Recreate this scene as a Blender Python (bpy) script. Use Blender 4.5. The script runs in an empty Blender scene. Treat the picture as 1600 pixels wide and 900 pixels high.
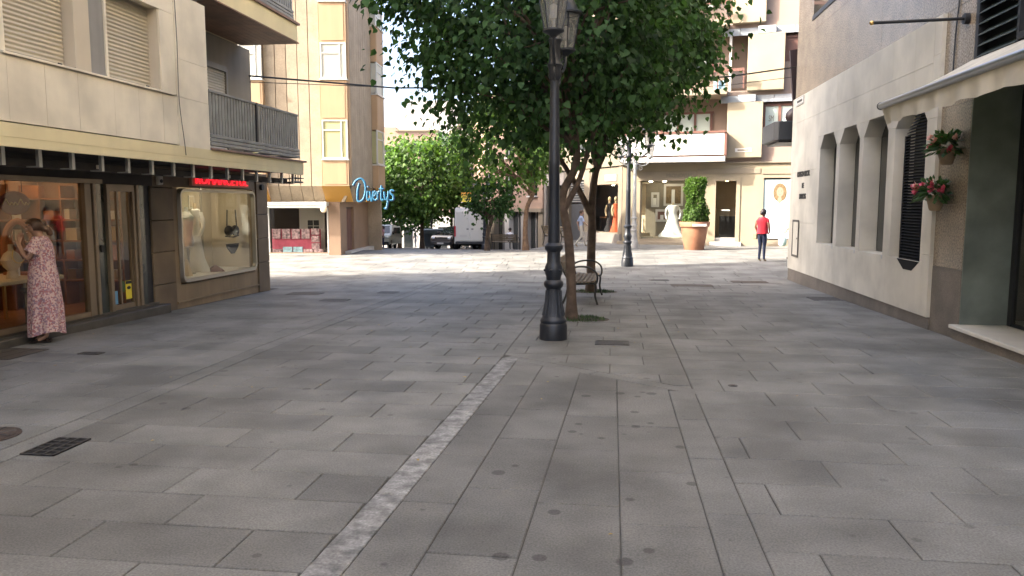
import bpy, bmesh, math, random
import numpy as np
from mathutils import Vector, Matrix, Quaternion
random.seed(7); RNG = np.random.default_rng(7)
R = math.radians
SC = bpy.context.scene
COL = SC.collection
# ------------------------------------------------------------------ camera
cam = bpy.data.cameras.new('camera'); cam.lens = 27.0; cam.sensor_width = 36.0
cam.clip_start = 0.05; cam.clip_end = 3000
camo = bpy.data.objects.new('camera', cam); COL.objects.link(camo)
camo.location = (0, 0, 1.7)
camo.rotation_euler = (R(90 - 6.183), R(0.0), R(7.411))
SC.camera = camo
# ------------------------------------------------------------------ sky, sun, exposure
SUN_AZ = math.atan2(-0.925, -0.38); SUN_EL = R(36)          # direction towards the sun, seen from above
wd = bpy.data.worlds.new('World'); SC.world = wd; wd.use_nodes = True
wn = wd.node_tree.nodes; wl = wd.node_tree.links
bg = wn['Background']; sky = wn.new('ShaderNodeTexSky'); sky.sky_type = 'NISHITA'
sky.sun_disc = False; sky.sun_elevation = SUN_EL; sky.sun_rotation = SUN_AZ % (2 * math.pi)
sky.air_density = 0.75; sky.dust_density = 6.0; sky.ozone_density = 0.9
wl.new(sky.outputs[0], bg.inputs[0]); bg.inputs[1].default_value = 0.15
sl = bpy.data.lights.new('sun', 'SUN'); sl.energy = 2.5; sl.angle = R(0.53); sl.color = (1.0, 0.93, 0.82)
so = bpy.data.objects.new('sun', sl); COL.objects.link(so)
sd = Vector((math.sin(SUN_AZ) * math.cos(SUN_EL), math.cos(SUN_AZ) * math.cos(SUN_EL), math.sin(SUN_EL)))
so.rotation_euler = (-sd).to_track_quat('-Z', 'Y').to_euler(); so.location = (-20, -10, 30)
vs = SC.view_settings; vs.view_transform = 'Standard'; vs.look = 'None'; vs.exposure = 2.6; vs.gamma = 1.0
try: vs.use_curve_mapping = False
except Exception: pass
SC.cycles.max_bounces = 7; SC.cycles.diffuse_bounces = 4; SC.cycles.glossy_bounces = 3
SC.cycles.transparent_max_bounces = 10; SC.cycles.transmission_bounces = 4
SC.cycles.caustics_reflective = False; SC.cycles.caustics_refractive = False
SC.cycles.sample_clamp_indirect = 6.0
try: SC.cycles.use_denoising = True
except Exception: pass

# ------------------------------------------------------------------ materials
MATS = {}
def mat(name, col, rough=0.7, var=0.12, scale=3.0, metal=0.0, bump=0.0, bscale=60.0, speck=0.0, speckscale=140.0,
        stain=0.0, stainscale=0.8, tint=False, spec=None, emit=None, estr=0.0, streak=0.0, trans=0.0, coat=0.0):
    m = bpy.data.materials.new(name); m.use_nodes = True; MATS[name] = m
    nt = m.node_tree; N = nt.nodes; L = nt.links; b = N['Principled BSDF']
    b.inputs['Roughness'].default_value = rough; b.inputs['Metallic'].default_value = metal
    if spec is not None: b.inputs['Specular IOR Level'].default_value = spec
    if coat: b.inputs['Coat Weight'].default_value = coat
    if emit:
        b.inputs['Emission Color'].default_value = (*emit, 1); b.inputs['Emission Strength'].default_value = estr
    geo = N.new('ShaderNodeNewGeometry'); cur = None
    def rgb(c):
        n = N.new('ShaderNodeRGB'); n.outputs[0].default_value = (*c, 1); return n.outputs[0]
    def noise(sc, det=4, stretch=None):
        n = N.new('ShaderNodeTexNoise'); n.inputs['Scale'].default_value = sc; n.inputs['Detail'].default_value = det
        if stretch:
            mp = N.new('ShaderNodeMapping'); mp.inputs['Scale'].default_value = stretch
            L.new(geo.outputs['Position'], mp.inputs[0]); L.new(mp.outputs[0], n.inputs[0])
        else: L.new(geo.outputs['Position'], n.inputs[0])
        return n.outputs['Fac']
    def ramp(f, a, b_, va, vb):
        n = N.new('ShaderNodeMapRange'); n.inputs[1].default_value = a; n.inputs[2].default_value = b_
        n.inputs[3].default_value = va; n.inputs[4].default_value = vb; L.new(f, n.inputs[0]); return n.outputs[0]
    def mul(c, f):
        n = N.new('ShaderNodeVectorMath'); n.operation = 'SCALE'; L.new(c, n.inputs[0]); L.new(f, n.inputs['Scale']); return n.outputs[0]
    cur = rgb(col)
    if var: cur = mul(cur, ramp(noise(scale, 5), 0.3, 0.7, 1 - var, 1 + var))
    if speck: cur = mul(cur, ramp(noise(speckscale, 2), 0.32, 0.68, 1 - speck, 1 + speck))
    if stain: cur = mul(cur, ramp(noise(stainscale, 7), 0.36, 0.6, 1 - stain, 1.0))
    if streak: cur = mul(cur, ramp(noise(1.0, 5, (5.0, 5.0, 0.25)), 0.38, 0.62, 1 - streak, 1 + streak * 0.3))
    if tint:
        a = N.new('ShaderNodeAttribute'); a.attribute_name = 'tint'; cur = mul(cur, a.outputs['Fac'])
    L.new(cur, b.inputs['Base Color'])
    if bump:
        bn = N.new('ShaderNodeBump'); bn.inputs['Strength'].default_value = bump; bn.inputs['Distance'].default_value = 0.01
        L.new(noise(bscale, 5), bn.inputs['Height']); L.new(bn.outputs[0], b.inputs['Normal'])
    if trans:
        tr = N.new('ShaderNodeBsdfTranslucent'); mx = N.new('ShaderNodeMixShader'); mx.inputs[0].default_value = trans
        n = N.new('ShaderNodeVectorMath'); n.operation = 'MULTIPLY'; n.inputs[1].default_value = (1.5, 1.7, 0.7)
        L.new(cur, n.inputs[0]); L.new(n.outputs[0], tr.inputs[0])
        L.new(b.outputs[0], mx.inputs[1]); L.new(tr.outputs[0], mx.inputs[2])
        L.new(mx.outputs[0], N['Material Output'].inputs[0])
    return m
def glass(name, tint=(0.85, 0.88, 0.86), rough=0.01, ior=1.5):
    m = bpy.data.materials.new(name); m.use_nodes = True; MATS[name] = m
    N = m.node_tree.nodes; L = m.node_tree.links; N.remove(N['Principled BSDF'])
    t = N.new('ShaderNodeBsdfTransparent'); t.inputs[0].default_value = (*tint, 1)
    gl = N.new('ShaderNodeBsdfGlossy'); gl.inputs['Roughness'].default_value = rough
    fr = N.new('ShaderNodeFresnel'); fr.inputs[0].default_value = ior; mx = N.new('ShaderNodeMixShader')
    ge = N.new('ShaderNodeNewGeometry'); iv = N.new('ShaderNodeMath'); iv.operation = 'SUBTRACT'; iv.inputs[0].default_value = 1.0; L.new(ge.outputs['Backfacing'], iv.inputs[1])
    mu = N.new('ShaderNodeMath'); mu.operation = 'MULTIPLY'; L.new(fr.outputs[0], mu.inputs[0]); L.new(iv.outputs[0], mu.inputs[1])
    L.new(mu.outputs[0], mx.inputs[0]); L.new(t.outputs[0], mx.inputs[1]); L.new(gl.outputs[0], mx.inputs[2])
    L.new(mx.outputs[0], N['Material Output'].inputs[0]); return m

def slabmat(name, col, spots=0.5, dens=0.0):
    """granite paving: per-slab tint, grain, worn patches, chewing-gum spots"""
    m = mat(name, col, rough=0.62, var=0.10, scale=2.2, speck=0.22, speckscale=85, stain=0.38, stainscale=1.2, tint=True, bump=0.25, bscale=160, spec=0.22)
    nt = m.node_tree; N = nt.nodes; L = nt.links; b = N['Principled BSDF']
    src = b.inputs['Base Color'].links[0].from_socket
    geo = N.new('ShaderNodeNewGeometry')
    v = N.new('ShaderNodeTexVoronoi'); v.inputs['Scale'].default_value = 4.2; L.new(geo.outputs['Position'], v.inputs['Vector'])
    nz = N.new('ShaderNodeTexNoise'); nz.inputs['Scale'].default_value = 1.1; L.new(geo.outputs['Position'], nz.inputs[0])
    thr = N.new('ShaderNodeMapRange'); thr.inputs[1].default_value = 0.45; thr.inputs[2].default_value = 0.75
    thr.inputs[3].default_value = 0.02 + dens; thr.inputs[4].default_value = 0.22 + dens; L.new(nz.outputs['Fac'], thr.inputs[0])
    sub = N.new('ShaderNodeMath'); sub.operation = 'SUBTRACT'; L.new(v.outputs['Distance'], sub.inputs[0]); L.new(thr.outputs[0], sub.inputs[1])
    mr = N.new('ShaderNodeMapRange'); mr.inputs[1].default_value = -0.02; mr.inputs[2].default_value = 0.02
    mr.inputs[3].default_value = 1 - spots; mr.inputs[4].default_value = 1.0; L.new(sub.outputs[0], mr.inputs[0])
    sc_ = N.new('ShaderNodeVectorMath'); sc_.operation = 'SCALE'; L.new(src, sc_.inputs[0]); L.new(mr.outputs[0], sc_.inputs['Scale'])
    L.new(sc_.outputs[0], b.inputs['Base Color']); return m

slabmat('granite_slab', (0.200, 0.197, 0.182), 0.38, 0.02)
slabmat('granite_side', (0.197, 0.196, 0.184), 0.28, 0.01)
slabmat('granite_mid', (0.178, 0.175, 0.162), 0.45, 0.08)
mat('joint', (0.092, 0.087, 0.076), 0.95, 0.25, 6, stain=0.3)
mat('asphalt', (0.11, 0.105, 0.10), 0.9, 0.15, 2, speck=0.2)
# pale worn strip
ms = mat('pale_strip', (0.27, 0.265, 0.25), 0.6, 0.28, 16, speck=0.25, speckscale=60, stain=0.55, stainscale=9.0, tint=True)
mat('cast_iron', (0.055, 0.052, 0.05), 0.6, 0.25, 8, metal=0.3, bump=0.3)
mat('iron_rust', (0.075, 0.055, 0.045), 0.7, 0.3, 9, metal=0.2, bump=0.3)
mat('pit', (0.01, 0.01, 0.01), 1.0, 0)
mat('cream_stone', (0.80, 0.725, 0.58), 0.6, 0.05, 1.2, stain=0.2, stainscale=1.6, streak=0.03, bump=0.06)
mat('yellow_paint', (0.76, 0.66, 0.40), 0.7, 0.05, 1.5, stain=0.10, streak=0.03)
mat('shutter', (0.47, 0.42, 0.32), 0.55, 0.06, 2, stain=0.08)
mat('shutter_pale', (0.55, 0.53, 0.47), 0.55, 0.06, 2)
mat('pier_paint', (0.55, 0.48, 0.37), 0.7, 0.06, 2, streak=0.04)
mat('grey_panel', (0.27, 0.26, 0.245), 0.5, 0.1, 2, streak=0.15)
mat('grey_render', (0.27, 0.24, 0.20), 0.85, 0.1, 1.5, stain=0.2, streak=0.05)
mat('railing_paint', (0.25, 0.255, 0.24), 0.5, 0.12, 4, stain=0.2, stainscale=6)
mat('tile_edge', (0.24, 0.15, 0.11), 0.7, 0.15, 6)
mat('wood_soffit', (0.20, 0.105, 0.06), 0.6, 0.2, 4, stain=0.25, stainscale=2.5)
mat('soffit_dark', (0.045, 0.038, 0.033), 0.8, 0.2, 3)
mat('zinc', (0.42, 0.43, 0.42), 0.45, 0.1, 8, metal=0.6)
mat('bronze_frame', (0.20, 0.155, 0.105), 0.4, 0.1, 4, metal=0.35)
mat('dark_marble', (0.035, 0.042, 0.036), 0.18, 0.35, 3, spec=0.6)
mat('brown_stone', (0.185, 0.135, 0.085), 0.7, 0.14, 2.2, speck=0.12, stain=0.3, stainscale=1.6, bump=0.2)
mat('brown_panel', (0.27, 0.195, 0.115), 0.65, 0.1, 1.6, stain=0.2, stainscale=1.2, streak=0.12)
mat('dark_step', (0.06, 0.055, 0.047), 0.55, 0.3, 5, bump=0.2)
mat('silver_frame', (0.36, 0.34, 0.29), 0.35, 0.06, 4, metal=0.7)
glass('shop_glass', (0.86, 0.86, 0.83)); glass('clear_glass', (0.93, 0.95, 0.94)); glass('lamp_glass', (0.75, 0.76, 0.72), 0.12, 1.45)
m = mat('lamp_pane', (0.30, 0.30, 0.275), 0.25, 0.15, 6); N_ = m.node_tree.nodes; L_ = m.node_tree.links; t_ = N_.new('ShaderNodeBsdfTransparent'); x_ = N_.new('ShaderNodeMixShader'); x_.inputs[0].default_value = 0.5
L_.new(t_.outputs[0], x_.inputs[1]); L_.new(N_['Principled BSDF'].outputs[0], x_.inputs[2]); L_.new(x_.outputs[0], N_['Material Output'].inputs[0])
mat('dark_glass', (0.02, 0.024, 0.024), 0.06, 0.0, spec=0.8)
mat('room_warm', (0.33, 0.20, 0.115), 0.8, 0.2, 1.5)
mat('room_dark', (0.05, 0.035, 0.025), 0.8, 0.2, 2)
mat('room_cream', (0.55, 0.48, 0.36), 0.8, 0.05, 1.5)
mat('shelf_wood', (0.34, 0.15, 0.06), 0.5, 0.15, 4)
mat('white_card', (0.72, 0.68, 0.60), 0.7, 0.04, 3)
mat('velvet_cream', (0.62, 0.50, 0.34), 0.85, 0.08, 5)
mat('orange_card', (0.50, 0.20, 0.08), 0.7, 0.08, 5)
mat('blue_card', (0.12, 0.30, 0.50), 0.6, 0.05, 5)
mat('yellow_card', (0.80, 0.66, 0.05), 0.6, 0.03, 5)
mat('black_card', (0.015, 0.015, 0.017), 0.6, 0.1, 5)
mat('lace_black', (0.02, 0.018, 0.02), 0.8, 0.2, 40)
mat('gold', (0.75, 0.50, 0.18), 0.3, 0.1, 5, metal=0.9)
mat('lamp_warm', (1, 0.7, 0.4), 0.5, 0, emit=(1.0, 0.60, 0.30), estr=12.0)
mat('lamp_soft', (1, 0.9, 0.75), 0.5, 0, emit=(1.0, 0.88, 0.68), estr=17.0)
mat('neon_red', (0.9, 0.02, 0.05), 0.4, 0, emit=(1.0, 0.015, 0.03), estr=0.26)
mat('oval_red', (0.26, 0.05, 0.028), 0.5, 0.12, 6)
mat('neon_board', (0.46, 0.22, 0.15), 0.5, 0.1, 3)
# right building
mat('pale_stone', (0.64, 0.60, 0.51), 0.55, 0.05, 1.0, stain=0.22, stainscale=1.3, streak=0.03, tint=True, bump=0.05)
mat('granite_brown', (0.27, 0.22, 0.162), 0.26, 0.14, 3, speck=0.42, speckscale=40, spec=0.3)
mat('granite_plinth', (0.17, 0.145, 0.12), 0.5, 0.15, 3, speck=0.25, speckscale=70, stain=0.25, stainscale=2)
mat('green_stone', (0.17, 0.20, 0.18), 0.3, 0.28, 2.2, stain=0.25, stainscale=1.4, spec=0.5)
mat('white_marble', (0.66, 0.63, 0.57), 0.35, 0.08, 2.5, stain=0.12)
mat('black_metal', (0.016, 0.017, 0.019), 0.45, 0.2, 5, spec=0.4)
mat('louvre_black', (0.010, 0.010, 0.011), 0.7, 0.1, 5, spec=0.15)
mat('louvre_green', (0.045, 0.06, 0.055), 0.4, 0.2, 6)
mat('canvas', (0.60, 0.56, 0.48), 0.9, 0.05, 2, stain=0.15, stainscale=2.0, streak=0.08, trans=0.12)
mat('aluminium', (0.44, 0.45, 0.46), 0.3, 0.05, 3, metal=0.8)
mat('terracotta', (0.34, 0.155, 0.085), 0.75, 0.1, 3, stain=0.18, stainscale=2.5)
mat('pot_clay', (0.30, 0.22, 0.14), 0.8, 0.2, 8, stain=0.2, stainscale=6)
mat('petal_pink', (0.60, 0.10, 0.19), 0.6, 0.35, 30, trans=0.25)
mat('petal_pale', (0.74, 0.42, 0.45), 0.6, 0.25, 30, trans=0.25)
mat('plant_leaf', (0.05, 0.11, 0.035), 0.45, 0.4, 25, trans=0.25)
mat('canopy_grey', (0.035, 0.037, 0.04), 0.5, 0.15, 3)
mat('sign_brown', (0.035, 0.018, 0.018), 0.5, 0.15, 3)
mat('letter_dark', (0.035, 0.032, 0.028), 0.6, 0.1, 8)
mat('box_frame', (0.07, 0.065, 0.06), 0.5, 0.1, 8)
# street furniture
mat('lamp_paint', (0.022, 0.026, 0.034), 0.42, 0.25, 5, stain=0.2, stainscale=4, spec=0.5, bump=0.1, bscale=40)
mat('lamp_paint_sunlit', (0.34, 0.34, 0.33), 0.5, 0.1, 5)  # paler copy of the lamp paint, sunlight put into the colour
mat('bench_wood', (0.21, 0.165, 0.11), 0.7, 0.2, 9, streak=0.2)
mat('bench_iron', (0.045, 0.045, 0.042), 0.5, 0.2, 6, metal=0.4)
mat('bark', (0.125, 0.088, 0.063), 0.95, 0.3, 9, bump=0.9, bscale=28, stain=0.3, stainscale=5)
mat('bark_light', (0.17, 0.105, 0.065), 0.95, 0.3, 9, bump=0.6, bscale=28)
mat('leaf', (0.046, 0.094, 0.036), 0.6, 0.3, 1.2, tint=True, trans=0.38, spec=0.22)
mat('leaf_bright', (0.078, 0.14, 0.03), 0.55, 0.25, 1.0, tint=True, trans=0.36, spec=0.25)
mat('weed', (0.045, 0.085, 0.03), 0.8, 0.4, 14)
mat('soil', (0.07, 0.055, 0.04), 1.0, 0.3, 12)
mat('leaf_yellow', (0.34, 0.24, 0.08), 0.7, 0.3, 30)
# orange building
mat('peach_panel', (0.37, 0.295, 0.205), 0.75, 0.09, 1.3, stain=0.16, stainscale=2.2, speck=0.08, speckscale=20, tint=True)
mat('orange_panel', (0.42, 0.28, 0.16), 0.7, 0.05, 1.4, streak=0.06)
mat('ochre', (0.48, 0.25, 0.045), 0.6, 0.06, 1.5)
mat('taupe_stone', (0.28, 0.185, 0.12), 0.6, 0.08, 2, stain=0.12)
mat('brown_door', (0.12, 0.085, 0.065), 0.5, 0.1, 3)
mat('white_alu', (0.52, 0.52, 0.48), 0.45, 0.04, 3)
mat('blind_green', (0.42, 0.40, 0.20), 0.6, 0.04, 3)
mat('blind_grey', (0.55, 0.54, 0.46), 0.6, 0.04, 3)
mat('sign_blue', (0.03, 0.15, 0.26), 0.35, 0.15, 6)
mat('sign_navy', (0.03, 0.045, 0.13), 0.35, 0.15, 6)
mat('pink_print', (0.58, 0.10, 0.17), 0.6, 0.2, 6)
mat('print_mix', (0.45, 0.30, 0.33), 0.6, 0.75, 13)
mat('print_blue', (0.30, 0.48, 0.60), 0.6, 0.5, 10)
mat('awning_grey', (0.45, 0.46, 0.43), 0.6, 0.08, 4)
# far shop building
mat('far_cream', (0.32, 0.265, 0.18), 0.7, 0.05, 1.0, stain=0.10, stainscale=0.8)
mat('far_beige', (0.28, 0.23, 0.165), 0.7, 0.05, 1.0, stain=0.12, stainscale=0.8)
mat('shaded_beige', (0.20, 0.165, 0.12), 0.7, 0.05, 1.0, stain=0.12, stainscale=0.8)  # darker copy of far_beige, the side street's shade put into the colour
mat('shade_grey', (0.19, 0.17, 0.15), 0.8, 0.08, 1)  # wall grey darkened to stand in for shade
mat('far_pink', (0.28, 0.21, 0.17), 0.75, 0.06, 1.0)
mat('far_white', (0.60, 0.575, 0.53), 0.6, 0.03, 2)
mat('far_marble', (0.36, 0.38, 0.40), 0.3, 0.3, 1.2)
mat('far_brown', (0.16, 0.075, 0.055), 0.5, 0.1, 3)
mat('blind_pale', (0.50, 0.58, 0.53), 0.6, 0.04, 2)
mat('sign_taupe', (0.20, 0.17, 0.125), 0.6, 0.05, 5)
mat('gown_white', (0.74, 0.72, 0.67), 0.8, 0.06, 6)
mat('gown_black', (0.022, 0.02, 0.028), 0.7, 0.1, 6)
mat('gown_coral', (0.72, 0.14, 0.06), 0.7, 0.08, 6)
mat('poster_sky', (0.36, 0.46, 0.48), 0.5, 0.04, 2)
mat('poster_hair', (0.17, 0.115, 0.055), 0.5, 0.3, 14)
mat('skin', (0.40, 0.235, 0.16), 0.55, 0.06, 8)
mat('skin_dark', (0.25, 0.125, 0.08), 0.55, 0.06, 8)
mat('hair_brown', (0.085, 0.042, 0.022), 0.5, 0.35, 30, streak=0.3)
mat('hair_black', (0.02, 0.013, 0.012), 0.5, 0.3, 30)
mat('cloth_red', (0.56, 0.025, 0.045), 0.8, 0.08, 5)
mat('cloth_navy', (0.018, 0.026, 0.06), 0.85, 0.1, 6)
mat('cloth_white', (0.66, 0.66, 0.72), 0.85, 0.06, 6)
mat('cloth_blue', (0.46, 0.52, 0.70), 0.85, 0.06, 6)
mat('cloth_beige', (0.56, 0.50, 0.42), 0.85, 0.06, 6)
mat('cloth_grey', (0.13, 0.13, 0.14), 0.85, 0.1, 6)
mat('cloth_coral', (0.60, 0.17, 0.09), 0.85, 0.1, 6)
mat('leather_dark', (0.03, 0.018, 0.013), 0.5, 0.1, 9)
mat('bag_tan', (0.24, 0.17, 0.10), 0.6, 0.12, 9)
mat('bag_plastic', (0.50, 0.60, 0.66), 0.4, 0.1, 6, trans=0.2)
# vehicles and far things
mat('van_white', (0.66, 0.64, 0.58), 0.3, 0.03, 2, coat=0.4)
mat('car_dark', (0.05, 0.043, 0.042), 0.25, 0.05, 2, coat=0.6)
mat('tyre', (0.02, 0.02, 0.02), 0.85, 0.1, 9)
mat('plastic_dark', (0.03, 0.03, 0.032), 0.6, 0.1, 5)
mat('headlight', (0.75, 0.77, 0.78), 0.12, 0.05, 4)
mat('container_blue', (0.17, 0.205, 0.25), 0.6, 0.1, 3)
mat('far_wall_white', (0.52, 0.49, 0.44), 0.8, 0.06, 1)
mat('far_wall_pink', (0.36, 0.245, 0.18), 0.8, 0.06, 1)
mat('far_wall_grey', (0.36, 0.33, 0.30), 0.8, 0.08, 1)
mat('vende_yellow', (0.72, 0.60, 0.06), 0.6, 0.03, 4)
mat('vende_orange', (0.74, 0.36, 0.06), 0.6, 0.03, 4)
mat('far_shutter', (0.045, 0.047, 0.052), 0.6, 0.1, 4)
def dressmat():
    m = mat('floral_dress', (0.50, 0.33, 0.33), 0.85, 0.1, 5); nt = m.node_tree; N = nt.nodes; L = nt.links; b = N['Principled BSDF']
    geo = N.new('ShaderNodeNewGeometry'); v = N.new('ShaderNodeTexVoronoi'); v.inputs['Scale'].default_value = 58
    L.new(geo.outputs['Position'], v.inputs['Vector'])
    cr = N.new('ShaderNodeValToRGB'); el = cr.color_ramp.elements; cr.color_ramp.interpolation = 'CONSTANT'
    el[0].position = 0.0; el[0].color = (0.36, 0.15, 0.16, 1); el[1].position = 0.22; el[1].color = (0.60, 0.44, 0.40, 1)
    e = el.new(0.45); e.color = (0.40, 0.25, 0.29, 1); e = el.new(0.60); e.color = (0.58, 0.42, 0.39, 1); e = el.new(0.82); e.color = (0.27, 0.18, 0.23, 1)
    s = N.new('ShaderNodeSeparateColor'); L.new(v.outputs['Color'], s.inputs[0]); L.new(s.outputs[0], cr.inputs[0])
    L.new(cr.outputs[0], b.inputs['Base Color'])
dressmat()

# ------------------------------------------------------------------ mesh helpers
def lin(o, parent):
    COL.objects.link(o)
    if parent is not None:
        o.parent = parent; o.matrix_parent_inverse = Matrix.Translation(-Vector(parent.location)) if parent.type == 'EMPTY' else Matrix.Identity(4)
    return o
def tag(o, label=None, cat=None, group=None, kind=None):
    if label: o['label'] = label
    if cat: o['category'] = cat
    if group: o['group'] = group
    if kind: o['kind'] = kind
    return o
def thing(name, loc, label, cat, group=None):
    o = bpy.data.objects.new(name, None); o.empty_display_size = 0.2; COL.objects.link(o); o.location = loc
    return tag(o, label, cat, group)
class MB:
    def __init__(s, M=None): s.v = []; s.f = []; s.t = []; s.M = M; s.mi = []; s.cm = 0
    def add(s, vs, fs, tint=1.0):
        o = len(s.v)
        for p in vs: s.v.append(tuple(s.M @ Vector(p)) if s.M is not None else tuple(p))
        for f in fs: s.f.append(tuple(i + o for i in f)); s.t.append(tint); s.mi.append(s.cm)
        return s
    def box(s, x0, x1, y0, y1, z0, z1, tint=1.0):
        if x0 > x1: x0, x1 = x1, x0
        if y0 > y1: y0, y1 = y1, y0
        if z0 > z1: z0, z1 = z1, z0
        return s.add([(x0,y0,z0),(x1,y0,z0),(x1,y1,z0),(x0,y1,z0),(x0,y0,z1),(x1,y0,z1),(x1,y1,z1),(x0,y1,z1)],
                     [(3,2,1,0),(4,5,6,7),(0,1,5,4),(1,2,6,5),(2,3,7,6),(3,0,4,7)], tint)
    def prism(s, poly, a, b, axis='z', tint=1.0):
        """extrude a polygon along an axis: poly in (x,y) for z, (y,z) for x, (x,z) for y"""
        def P(p, h): return (p[0], p[1], h) if axis == 'z' else ((h, p[0], p[1]) if axis == 'x' else (p[0], h, p[1]))
        n = len(poly)
        return s.add([P(p, a) for p in poly] + [P(p, b) for p in poly],
                     [tuple(range(n))[::-1], tuple(range(n, 2 * n))] + [(i, (i + 1) % n, n + (i + 1) % n, n + i) for i in range(n)], tint)
    def lathe(s, prof, c=(0, 0, 0), n=20, tint=1.0, sx=1.0, sy=1.0):
        vs = []; fs = []; k = len(prof)
        for i in range(n):
            a = 2 * math.pi * i / n
            for (z, r) in prof: vs.append((c[0] + sx * r * math.cos(a), c[1] + sy * r * math.sin(a), c[2] + z))
        for i in range(n):
            j = (i + 1) % n
            for q in range(k - 1): fs.append((i*k+q, j*k+q, j*k+q+1, i*k+q+1))
        fs.append(tuple(i * k for i in range(n))[::-1]); fs.append(tuple(i * k + k - 1 for i in range(n)))
        return s.add(vs, fs, tint)
    def tube(s, pts, r, n=8, cap=True, tint=1.0):
        pts = [Vector(p) for p in pts]; m = len(pts)
        rs = r if isinstance(r, (list, tuple)) else [r] * m
        vs = []; fs = []; up = None
        for i, p in enumerate(pts):
            t = (pts[min(i + 1, m - 1)] - pts[max(i - 1, 0)])
            if t.length < 1e-9: t = Vector((0, 0, 1))
            t.normalize()
            if up is None: up = Vector((0, 0, 1)) if abs(t.z) < 0.9 else Vector((1, 0, 0))
            a = t.cross(up)
            if a.length < 1e-5: a = t.orthogonal()
            a.normalize(); b = t.cross(a).normalized(); up = a.cross(t)
            for k in range(n):
                q = 2 * math.pi * k / n; vs.append(p + rs[i] * (math.cos(q) * a + math.sin(q) * b))
        for i in range(m - 1):
            for k in range(n): fs.append((i*n+k, i*n+(k+1)%n, (i+1)*n+(k+1)%n, (i+1)*n+k))
        if cap: fs += [tuple(range(n))[::-1], tuple(range((m-1)*n, m*n))]
        return s.add(vs, fs, tint)
    def ell(s, c, r, nu=14, nv=9, tint=1.0):
        prof = [(-math.cos(math.pi * i / nv), math.sin(math.pi * i / nv)) for i in range(nv + 1)]
        vs = []; fs = []
        for i in range(nu):
            a = 2 * math.pi * i / nu
            for (z, q) in prof: vs.append((c[0] + r[0]*q*math.cos(a), c[1] + r[1]*q*math.sin(a), c[2] + r[2]*z))
        k = nv + 1
        for i in range(nu):
            j = (i + 1) % nu
            for q in range(nv): fs.append((i*k+q, j*k+q, j*k+q+1, i*k+q+1))
        return s.add(vs, fs, tint)
    def obj(s, name, m, parent=None, smooth=False, bevel=0.0, tinted=True, seg=1):
        me = bpy.data.meshes.new(name); me.from_pydata(s.v, [], s.f)
        ms = m if isinstance(m, (list, tuple)) else [m]
        for q in ms: me.materials.append(MATS[q])
        if len(ms) > 1: me.polygons.foreach_set('material_index', s.mi)
        a = me.attributes.new('tint', 'FLOAT', 'FACE'); a.data.foreach_set('value', s.t)
        bm = bmesh.new(); bm.from_mesh(me)
        if smooth: bmesh.ops.remove_doubles(bm, verts=bm.verts, dist=1e-5)
        if bevel: bmesh.ops.bevel(bm, geom=list(bm.edges), offset=bevel, segments=seg, affect='EDGES', clamp_overlap=True)
        bmesh.ops.recalc_face_normals(bm, faces=bm.faces); bm.to_mesh(me); bm.free()
        if smooth:
            me.polygons.foreach_set('use_smooth', [True] * len(me.polygons))
            try: me.set_sharp_from_angle(angle=R(40))
            except Exception: pass
        o = bpy.data.objects.new(name, me); return lin(o, parent)
def bx(name, m, parent, *a, bevel=0.0): return MB().box(*a).obj(name, m, parent, bevel=bevel)
def textmesh(name, txt, size, m, parent, M, ext=0.01, align='CENTER', sx=1.0, bold=0.0):
    cu = bpy.data.curves.new('t', 'FONT'); cu.body = txt; cu.size = size; cu.extrude = ext; cu.align_x = align; cu.resolution_u = 3; cu.offset = bold
    to = bpy.data.objects.new('t', cu); COL.objects.link(to); dg = bpy.context.evaluated_depsgraph_get(); dg.update()
    me = bpy.data.meshes.new_from_object(to.evaluated_get(dg)); bpy.data.objects.remove(to)
    me.transform(M @ Matrix.Diagonal((sx, 1, 1, 1))); me.materials.clear(); me.materials.append(MATS[m]); me.name = name
    return lin(bpy.data.objects.new(name, me), parent)
def spline(pts, n=6):
    """Catmull-Rom through points"""
    P = [Vector(p) for p in pts]; P = [P[0]*2 - P[1]] + P + [P[-1]*2 - P[-2]]; out = []
    for i in range(1, len(P) - 2):
        for k in range(n):
            t = k / n
            out.append(0.5*((2*P[i]) + (P[i+1]-P[i-1])*t + (2*P[i-1]-5*P[i]+4*P[i+1]-P[i+2])*t*t + (3*P[i]-P[i-1]-3*P[i+1]+P[i+2])*t**3))
    out.append(P[-2]); return out
class Frame:
    """a vertical facade: s runs along it, d outward, z up"""
    def __init__(f, o, d, out):
        f.o = Vector((o[0], o[1], 0)); f.d = Vector((d[0], d[1], 0)).normalized(); f.n = Vector((-f.d.y, f.d.x, 0))
        if f.n.dot(Vector((out[0], out[1], 0))) < 0: f.n = -f.n
        f.M = Matrix(((f.d.x, f.n.x, 0, f.o.x), (f.d.y, f.n.y, 0, f.o.y), (0, 0, 1, 0), (0, 0, 0, 1)))
    def P(f, s, d, z): return f.o + f.d * s + f.n * d + Vector((0, 0, z))
    def mb(f): return MB(f.M)
    def bx(f, name, m, parent, s0, s1, d0, d1, z0, z1, bevel=0.0):
        return MB(f.M).box(s0, s1, d0, d1, z0, z1).obj(name, m, parent, bevel=bevel)
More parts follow.
